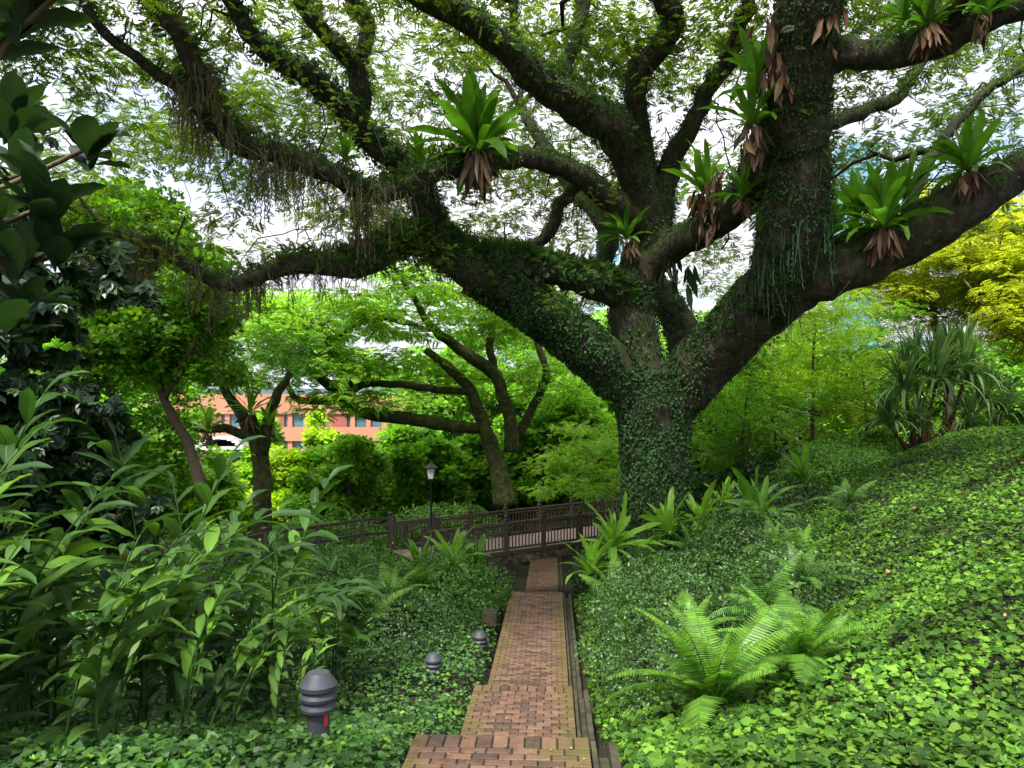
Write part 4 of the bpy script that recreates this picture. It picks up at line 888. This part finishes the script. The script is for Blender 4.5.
def simple_tree(label, x, y, top, r, n, per, mat, ls=.4, T=CL_V, Fc=CL_F, group=None, crad=.9, bark='bark2', low=.45, tr=.16, name='tree', **kw):
    g = G3(x, y); h = top-g[2]; zc = g[2]+h*(1+low)/2; c = (x, y, zc)
    tp = g+[U(-.4, .4), U(-.4, .4), h*.75]
    return bg_tree(label, g, [([g-[0, 0, .2], g+[U(-.2, .2), 0, h*.3], tp], [tr*1.2, tr, tr*.4])], blob(c, (r, r, h*(1-low)/2), n, seed=int(x*7+y)%90), per, crad, ls, mat, T, Fc, group=group, bark=bark, name=name, **kw)
def pxpath(pl): return [P(x, y, d) for x, y, d, w in pl], [w/2/F*d for x, y, d, w in pl]
# second rain tree behind the bridge
T2 = [[(506, 505, 38, 26), (500, 475, 38, 18), (485, 428, 38, 14), (469, 388, 38, 12), (445, 365, 38, 10), (425, 350, 38, 7)],
      [(512, 452, 38, 16), (508, 412, 38, 13), (496, 377, 38, 13), (472, 358, 37, 12), (453, 345, 37, 11), (430, 325, 36, 8), (418, 306, 36, 7), (400, 275, 36, 5)],
      [(496, 377, 38, 8), (490, 345, 38, 8), (496, 314, 38, 7), (488, 299, 38, 5)],
      [(516, 440, 39, 10), (535, 404, 39, 9), (547, 373, 39, 8), (539, 349, 39, 7), (535, 330, 39, 6)],
      [(478, 428, 38, 12), (450, 426, 37.5, 13), (418, 420, 37, 13), (385, 416, 36.5, 13), (352, 408, 36, 12), (328, 385, 35.5, 11), (315, 372, 35, 9), (300, 350, 35, 6)],
      [(470, 392, 38, 7), (430, 388, 37, 8), (400, 384, 36.5, 8), (362, 385, 36, 7), (340, 400, 35.5, 8), (300, 400, 35, 7), (285, 382, 35, 5)],
      [(352, 386, 35.8, 5), (330, 352, 35, 4), (326, 335, 35, 4), (312, 320, 35, 3)],
      [(430, 330, 37, 5), (400, 322, 36, 5), (370, 318, 36, 4), (340, 335, 36, 4)]]
def plate(xs, ys, ds, n): return np.array([P(U(*xs), U(*ys), U(*ds)) for _ in range(n)])
c2 = np.concatenate([plate((235, 345), (300, 385), (34, 40), 26), plate((235, 400), (290, 345), (33, 41), 55), plate((260, 420), (345, 372), (34, 40), 26), plate((380, 560), (270, 335), (34, 44), 60), plate((400, 600), (330, 400), (38, 46), 40), plate((300, 390), (395, 415), (34, 37), 10)])
g2 = P(506, 510, 38)
bg_tree('second rain tree with lime green layered crown and mossy horizontal limbs behind the footbridge', (g2[0], g2[1], float(ground(g2[0], g2[1]))),
        [pxpath(t) for t in T2], c2, 42, 1.3, .48, 'lime', flat=.28, up=.85, bark='mossbark', name='rain_tree', step=.9, wob=.3)
# tree in front of the orange building
T3 = [[(262, 560, 30, 24), (262, 520, 30, 20), (263, 480, 30, 18), (258, 448, 30, 16), (243, 418, 30, 12), (228, 392, 30, 9), (215, 370, 30, 6)],
      [(262, 455, 30, 12), (268, 420, 30, 11), (278, 392, 30, 9), (290, 372, 30, 6)], [(250, 438, 30, 9), (225, 428, 30, 9), (195, 430, 30, 6)]]
g3 = P(262, 560, 30)
bg_tree('slender epiphyte-laden tree standing in front of the orange building', (g3[0], g3[1], float(ground(g3[0], 30))), [pxpath(t) for t in T3],
        np.concatenate([plate((190, 310), (338, 384), (28, 33), 30)]), 34, .9, .34, 'mid', bark='mossbark', flat=.4)
for x, y, s, lab in [(250, 408, 1.3, "bird's nest fern in the fork of the slender tree before the orange building"), (208, 426, 1.1, "spiky bird's nest fern on the side limb of the slender tree"), (268, 420, 1.0, "bird's nest fern on the right stem of the slender tree")]:
    rosette('birds_nest_fern', lab, 'fern', P(x, y+6, 29.6), s, 20, 'nest_b', 'ferns on the slender tree', dead=10)
# left bright dense tree
gL = P(150, 520, 22)
bg_tree('dense bright green tree on the left below the great mossy limb', (gL[0], gL[1], float(ground(gL[0], 22))),
        [([P(205, 500, 22), P(190, 450, 22), P(165, 400, 22), P(150, 340, 22), P(140, 280, 22)], [.16, .14, .12, .09, .05]), ([P(165, 400, 22), P(190, 350, 21), P(215, 310, 21)], [.08, .06, .03]), ([P(150, 340, 22), P(120, 290, 22), P(95, 250, 22)], [.07, .05, .03])],
        np.concatenate([plate((80, 225), (250, 378), (20, 25), 105), plate((70, 170), (190, 260), (21, 26), 40)]), 44, .75, .32, 'bright', CL_V, CL_F, flat=.5, up=.55)
# dark tree far left near
gd = G3(-6.6, 8.8)
bg_tree('very dark drooping-leaved tree at the left edge behind the rubber tree', gd, [([gd, gd+[.2, 0, 2], gd+[.5, 0, 4], gd+[.7, 0, 6]], [.2, .17, .12, .06])],
        np.concatenate([blob((-6.3, 8.8, 1.5), (1.5, 1.2, 2.2), 75, .1), blob((-5.8, 9.2, -.6), (1.1, 1, 1.3), 26, .1)]), 30, .5, .2, 'dark', WH_V, WH_F, droop=.7, r0=.01)
# small bright tree in front of the bridge end
g = P(612, 545, 25.5)
bg_tree('small bright green sapling with tan forked stem at the right end of the bridge', (g[0], g[1], float(ground(g[0], 25.5))),
        [([P(614, 548, 25.5), P(613, 515, 25.5), P(610, 492, 25.5), P(598, 470, 25.5), P(590, 450, 25.5)], [.06, .055, .05, .04, .02]), ([P(611, 495, 25.5), P(618, 475, 25.5), P(622, 445, 25.5)], [.035, .025, .015])],
        plate((535, 632), (425, 492), (24, 27.5), 60), 26, .5, .26, 'lime', SP2_V, SP2_F, bark='tanbark', flat=.35, up=.8, r0=.008)
# airy green trees on the right behind the crest
GR = 'airy pale green trees behind the hillside crest'
for (xp, d, yt, r, n, mt, lab) in [
  (745, 27, 330, 1.9, 60, 'bright', 'airy pale green tree just right of the great trunk'),
  (815, 29, 262, 2.3, 90, 'yelgreen', 'tallest airy yellow-green tree behind the hillside crest'),
  (770, 34, 240, 2.6, 90, 'lime', 'pale green tree seen between the two airy trees right of the trunk'),
  (868, 31, 300, 2.0, 70, 'bright', 'airy green tree left of the pandanus clump'),
  (712, 31, 330, 1.8, 60, 'bright', 'green tree partly hidden by the right side of the great trunk')]:
    x = (xp-512)/F*d; simple_tree(lab, x, d, (HY-yt)/F*d, r, int(n*1.1), 22, mt, .36, SP2_V, SP2_F, GR, crad=.75, low=.2, tr=.07, flat=.3, up=.8)
# yellow trees
for (xp, d, yt, yb, r, n, mt, lab) in [
  (955, 33, 190, 330, 4.8, 150, 'yellow', 'yellow-leaved tree glowing above the pandanus at the right'),
  (1050, 30, 215, 360, 3.2, 80, 'yellow', 'second yellow-leaved tree, cut by the right border of the view')]:
    x = (xp-512)/F*d; g = G3(x, d); top = (HY-yt)/F*d; bot = (HY-yb)/F*d
    tr = [([g, g+[-.3, 0, (bot-g[2])*.6], g+[-1.0, 0, bot-g[2]+1], g+[-1.6, 0, top-g[2]-1.2]], [.22, .2, .14, .06]), ([g+[-.3, 0, (bot-g[2])*.6], g+[.9, 0, bot-g[2]+.4], g+[2.2, 0, top-g[2]-2]], [.15, .12, .05]), ([g+[-.9, 0, bot-g[2]+.7], g+[-2.2, 0, bot-g[2]+1.6], g+[-3.4, 0, top-g[2]-2.5]], [.1, .08, .04])]
    bg_tree(lab, g, tr, blob((x, d, (top+bot)/2), (r, 3, (top-bot)/2), int(n*1.25)), 60, .95, .40, mt, SP2_V, SP2_F, flat=.3, up=.85, r0=.015)
# background belt of trees
GB = 'trees in the belt beyond the footbridge'
BELT = [(262, 46, 425, 1.2, 'lime', 'slim pale tree right behind the fork of the slender tree'), (320, 48, 418, 1.3, 'yelgreen', 'slim yellow-green tree before the right part of the building'), (205, 40, 452, 1.5, 'lime', 'low lime tree left of the slender tree before the building'), (292, 44, 448, 1.7, 'yelgreen', 'lime bush-like tree right of the slender tree trunk'), (352, 40, 430, 1.5, 'lime', 'lime tree under the tip of the mossy horizontal limb'), (120, 40, 420, 2.6, 'bright', 'leafy tree beside the left end of the orange building'), (335, 44, 452, 2.0, 'bright', 'green bushy tree in front of the road'), (405, 48, 425, 2.4, 'bright', 'bushy tree under the layered lime crown'),
        (430, 43, 440, 2.2, 'bright', 'low bushy tree behind the street lamp'), (455, 56, 330, 4.5, 'bright', 'tall green tree directly behind the second rain tree'), (560, 44, 400, 3.0, 'bright', 'bushy tree seen above the middle of the bridge'),
        (545, 60, 300, 5, 'bright', 'bright green tall tree far behind the bridge centre'), (600, 50, 330, 3.8, 'bright', 'bright green tree left of the great trunk'), (640, 64, 290, 5, 'lime', 'tall pale tree hidden mostly by the great trunk'),
        (705, 44, 400, 2.4, 'dark', 'dark shady tree right behind the great trunk'), (720, 52, 310, 4, 'bright', 'tall green tree beyond the airy trees, nearest the trunk'), (790, 48, 400, 2.6, 'dark', 'dark low tree beneath the airy trees'),
        (800, 62, 330, 5, 'lime', 'pale distant tree behind the airy trees'), (880, 55, 345, 4.5, 'bright', 'bright tree behind the left side of the pandanus'), (950, 48, 340, 4, 'bright', 'green tree directly behind the pandanus'),
        (1020, 42, 330, 3.4, 'bright', 'green tree behind the pandanus at the right border'), (110, 34, 300, 3.6, 'bright', 'bright tree behind the dense left tree'), (60, 46, 330, 5, 'mid', 'green tree filling the far left background'),
        (165, 50, 470, 1.8, 'lime', 'low pale tree in front of the orange building at left'), (365, 120, 345, 6, 'lime', 'pale distant tree rising beyond the orange building roof'), (20, 22, 360, 2.6, 'mid', 'green tree behind the dark tree at the left border'),
        (318, 40, 470, 1.4, 'bright', 'small round bright bush-like tree right of the slender tree'), (225, 45, 478, 1.8, 'yelgreen', 'low yellow-green bushy tree before the building entrance'), (498, 46, 430, 2.4, 'bright', 'bushy tree right behind the second rain tree trunk')]
for xp, d, yt, r, mt, lab in BELT:
    x = (xp-512)/F*d; simple_tree(lab, x, d, (HY-yt)/F*d, r, int(24+r*13), 36, mt, .62 if d > 40 else .45, CL_V, CL_F, GB, crad=r*.30+.2, low=.12, tr=.18, step=1.0, flat=.6)
for xp, d, r, h, mt, lab in [(462, 35.5, 2.0, 1.3, 'shrub_b', 'shrub beyond the middle of the footbridge'), (640, 36, 2.2, 1.5, 'shrub_b', 'shrub beyond the right end of the footbridge'), (440, 36.5, 1.8, 1.4, 'shrub_b', 'fresh shrub right of the lamp beyond the footbridge'),
    (500, 49, 3.2, 2.6, 'shrub_b', 'far shrub seen over the middle of the far bridge rail'), (560, 50, 3.2, 2.6, 'mid', 'far shrub seen over the right part of the far bridge rail'),
    (735, 28, 2.0, 1.2, 'shrub', 'dark shrub at the back right of the great trunk'), (800, 27, 2.2, 1.3, 'shrub', 'dark shrub behind the hillside crest'), (860, 25, 1.8, 1.0, 'mid', 'leafy shrub behind the crest beside the pandanus'), (690, 33, 1.6, 1.4, 'dark', 'very dark shrub hidden behind the great trunk'),
    (420, 40, 2.2, 1.2, 'shrub_b', 'shrub left of the lamp beyond the boardwalk'), (360, 40, 2.4, 1.0, 'mid', 'shrub in front of the pale wall by the road'), (310, 36, 2.0, 1.0, 'mid', 'shrub behind the leftward rail fence')]:
    x = (xp-512)/F*d; shrub(lab, G3(x, d, h*.3), (r, r*.8, h), 5000, mt, .13, CL_V*1.6, CL_F, name='shrub', seed=xp)

# ------------------------------------------------------------------ pandanus
def pandanus():
    g = G3(13.2, 24.2); root = empty('pandanus', g, 'pandanus clump with long spiky strap leaves and reddish prop-rooted trunks on the crest', 'plant')
    heads = [(920, 428, 23.2, .9), (970, 425, 23.4, 1.0), (935, 385, 24, 1.7), (905, 395, 23.6, 1.5), (965, 380, 24.4, 1.7), (985, 405, 23.8, 1.4), (950, 372, 25, 1.5), (890, 425, 23.4, 1.2), (1005, 415, 24.4, 1.2), (915, 372, 24.8, 1.3)]
    ms = [strap_mesh('leaf_blades', M['pandan'], a, b, .055, n=8, cup=.5, wavy=0, shape=([0, .2, .7, 1], [1, 1, .7, .02]), seed=i) for i, (a, b) in enumerate([(88, 72), (80, 45), (70, 5), (55, -45), (25, -78)])]
    co = [np.array([v.co[:] for v in m.vertices]) for m in ms]; fc = [np.array([p.vertices[:] for p in m.polygons]) for m in ms]
    for m in ms: bpy.data.meshes.remove(m)
    tk = MB()
    for x, y, d, L in heads:
        c = P(x, y, d); b = np.array([g[0]+(c[0]-g[0])*.35, g[1]+U(-.2, .2), 0]); b[2] = float(ground(b[0], b[1]))
        MB().tube(*resample([b, (b+c)/2+[U(-.1, .1), 0, 0], c], [.085, .07, .05], .3), 8, .08).build('trunk', M['redbark'], root, True)
        for i in range(5):
            a = U(0, 6.28); e = b+[math.cos(a)*.45, math.sin(a)*.3, -.05]; tk.tube(np.array([b+(c-b)*U(.25, .5), (b+e)/2+[0, 0, .35], e]), [.03, .03, .025], 5)
        h = MB(); n = 110; az = U(0, 6.28, n); k = (np.arange(n)*5//n)
        for j in range(5):
            s = np.where(k == j)[0]; ca, sa = np.cos(az[s]), np.sin(az[s]); z0 = 0*ca
            Mx = np.stack([np.stack([ca, -sa, z0], 1), np.stack([sa, ca, z0], 1), np.stack([z0, z0, z0+1], 1)], 1)
            h.add(inst(co[j], Mx, c+rng.normal(size=(len(s), 3))*.05, L*U(.75, 1.15, len(s))*1.15), fc[j])
        h.build('leaf_head', M['pandan'], root, True)
    tk.build('prop_roots', M['redbark'], root, True)
pandanus()

# ------------------------------------------------------------------ buildings beyond
def office():
    d = 84; u = d/F; x0, x1 = (140-512)*u, (486-512)*u; z = lambda y: (HY-y)*u
    root = empty('office_building', ((x0+x1)/2, d, -8.2), 'long orange clad building with ribbon windows seen through the left trees', 'building')
    def band(name, ya, yb, mat, dy=0, xa=x0, xb=x1): MB().box(((xa+xb)/2, d+6+dy, (z(ya)+z(yb))/2), (xb-xa, 12, abs(z(ya)-z(yb))-.01)).build(name, M[mat], root)
    band('roof', 388, 394, 'glass', .8); band('wall', 394, 414, 'terra'); band('window', 414, 427, 'glass', .5); band('wall', 427, 441, 'terra', .0); band('window', 441, 449, 'glass', .5)
    band('wall', 449, 462, 'terra'); band('window', 462, 475, 'glass', .7); band('wall', 475, 490, 'terra', .2); band('ground_floor', 490, 508, 'glass', .6)
    for i in range(22):
        x = x0+(x1-x0)*(i+.5)/22
        MB().box((x, d+.35, z(432)), (.5 if i % 4 else 2.2, .3, z(414)-z(450))).build('pier', M['brickpier' if i % 4 == 0 else 'terra'], root)
    cv = MB(); cx = (233-512)*u; n = 12
    for i in range(n):
        a = math.pi*i/(n-1); b = math.pi*(i+1)/(n-1)
        if i < n-1: cv.box((cx-math.cos((a+b)/2)*2.3, d-2.0, z(447)+math.sin((a+b)/2)*1.1), (.65, 4.5, .3))
    cv.box((cx, d-2, z(447)), (5.0, 4.4, .3)); cv.build('entrance_canopy', M['white'], root); MB().box((cx, d-.2, z(460)), (4.4, .5, 2.6)).build('entrance_door', M['iron'], root)
office()
def tower(label, x0, x1, yt, d, mat, band='white', fl=3.4, name='tower_block'):
    u = d/F; a, b = (x0-512)*u, (x1-512)*u; top = (HY-yt)*u; w = b-a; root = empty(name, ((a+b)/2, d, -8.2), label, 'building')
    MB().box(((a+b)/2, d+w/2, (top-8.2)/2), (w, w, top+8.2)).build('glass_wall', M[mat], root)
    z = -5; fm = MB()
    while z < top: fm.box(((a+b)/2, d+w/2, z), (w+.5, w+.5, .7)); z += fl
    for i in range(9): fm.box((a+w*i/8, d-.05, (top-8.2)/2), (.3, .3, top+8.2))
    fm.build('floor_bands', M[band], root)
tower('blue glass tower glimpsed behind the right limbs', 846, 878, 142, 190, 'cyan', 'cyan'); tower('white office tower behind the left canopy gap', 285, 335, 288, 170, 'tower', 'tower')
tower('pale tower behind the second rain tree', 402, 470, 262, 210, 'tower', 'white'); tower('pale blue glass block low behind the airy trees', 735, 835, 322, 150, 'cyan', 'tower'); tower('small blue tower left of the great fork', 595, 660, 236, 230, 'cyan', 'tower')
tower('grey white block behind the dense left tree', 60, 150, 330, 140, 'glass', 'white'); tower('white block behind the yellow tree', 905, 1010, 340, 150, 'glass', 'white')
tag(MB().box((-36, 66, -8.16), (44, 9, .06)).build('road', M['road']), kind='structure')
tag(MB().box((-36, 75.2, -8.12), (44, 9, .12)).build('pavement', M['white']), kind='structure')
w_ = empty('boundary_wall', (-13.5, 60.5, -8.2), 'low pale wall with grey railing beside the road', 'wall')
MB().box((-16, 60.5, -7.7), (16, .3, 1.5)).build('wall', M['white'], w_)
rl = MB()
for i in range(60): rl.box((-23.8+i*.26, 60.5, -6.55), (.05, .05, .8))
rl.beam((-24, 60.5, -6.15), (-8, 60.5, -6.15), .08, .06); rl.build('railing', M['iron'], w_)
tag(MB().box((-14, 70.2, -7.6), (14, 1.4, 1.1)).build('hedge', M['grass']), 'clipped hedge across the road before the orange building', 'hedge')

# ------------------------------------------------------------------ sky, sun, camera
w = bpy.data.worlds.new('World'); scene.world = w; w.use_nodes = True; nt = w.node_tree; L = nt.links; bg = nt.nodes['Background']
sky = N(nt, 'ShaderNodeTexSky', sky_type='NISHITA'); sky.sun_disc = False; sky.sun_elevation = R(56); sky.sun_rotation = R(205); sky.dust_density = 2
tc = N(nt, 'ShaderNodeTexCoord'); mp = N(nt, 'ShaderNodeVectorMath', operation='MULTIPLY'); mp.inputs[1].default_value = (1, 1, 2.5); L.new(tc.outputs['Generated'], mp.inputs[0])
nz = N(nt, 'ShaderNodeTexNoise'); nz.inputs['Scale'].default_value = 2.2; nz.inputs['Detail'].default_value = 6; L.new(mp.outputs[0], nz.inputs['Vector'])
cr = ramp(nt, [(.25, .25, .25, .36), (1, 1, 1, .54)]); L.new(nz.outputs[0], cr.inputs[0])
mx = N(nt, 'ShaderNodeMix', data_type='RGBA'); L.new(cr.outputs[0], mx.inputs[0]); L.new(sky.outputs[0], mx.inputs[6]); mx.inputs[7].default_value = (4.1, 4.0, 4.35, 1)
# an overcast sky is about three times brighter overhead than at the horizon
sz = N(nt, 'ShaderNodeSeparateXYZ'); L.new(tc.outputs['Generated'], sz.inputs[0])
ov = N(nt, 'ShaderNodeMath', operation='MULTIPLY_ADD', use_clamp=False); L.new(sz.outputs[2], ov.inputs[0]); ov.inputs[1].default_value = 2.0; ov.inputs[2].default_value = .55
ms = N(nt, 'ShaderNodeVectorMath', operation='SCALE'); L.new(mx.outputs[2], ms.inputs[0]); L.new(ov.outputs[0], ms.inputs['Scale'])
L.new(ms.outputs[0], bg.inputs[0]); bg.inputs[1].default_value = .11
sl = bpy.data.lights.new('sun', 'SUN'); sl.energy = 3.5; sl.angle = R(12); sl.color = (1, .96, .88); so = bpy.data.objects.new('sun', sl); C.objects.link(so)
# sun high, behind the camera and a little to the left
az, el = R(205), R(56); sd = np.array([math.sin(az)*math.cos(el), math.cos(az)*math.cos(el), math.sin(el)])
from mathutils import Vector
so.rotation_euler = Vector(sd).to_track_quat('Z', 'Y').to_euler(); so.location = (10, 10, 40)
cd = bpy.data.cameras.new('camera'); cam = bpy.data.objects.new('camera', cd); C.objects.link(cam); scene.camera = cam
cd.sensor_width = 36; cd.lens = 36*F/1024; cd.shift_y = (HY-384)/1024; cd.clip_start = .05; cd.clip_end = 3000
cam.location = (0, 0, 0); cam.rotation_euler = (R(90), 0, 0)
scene.view_settings.view_transform = 'Standard'; scene.view_settings.look = 'None'; scene.view_settings.exposure = 1.55; scene.view_settings.gamma = 1
scene.cycles.use_denoising = True; scene.cycles.max_bounces = 6; scene.cycles.diffuse_bounces = 4; scene.cycles.transmission_bounces = 4; scene.cycles.glossy_bounces = 2
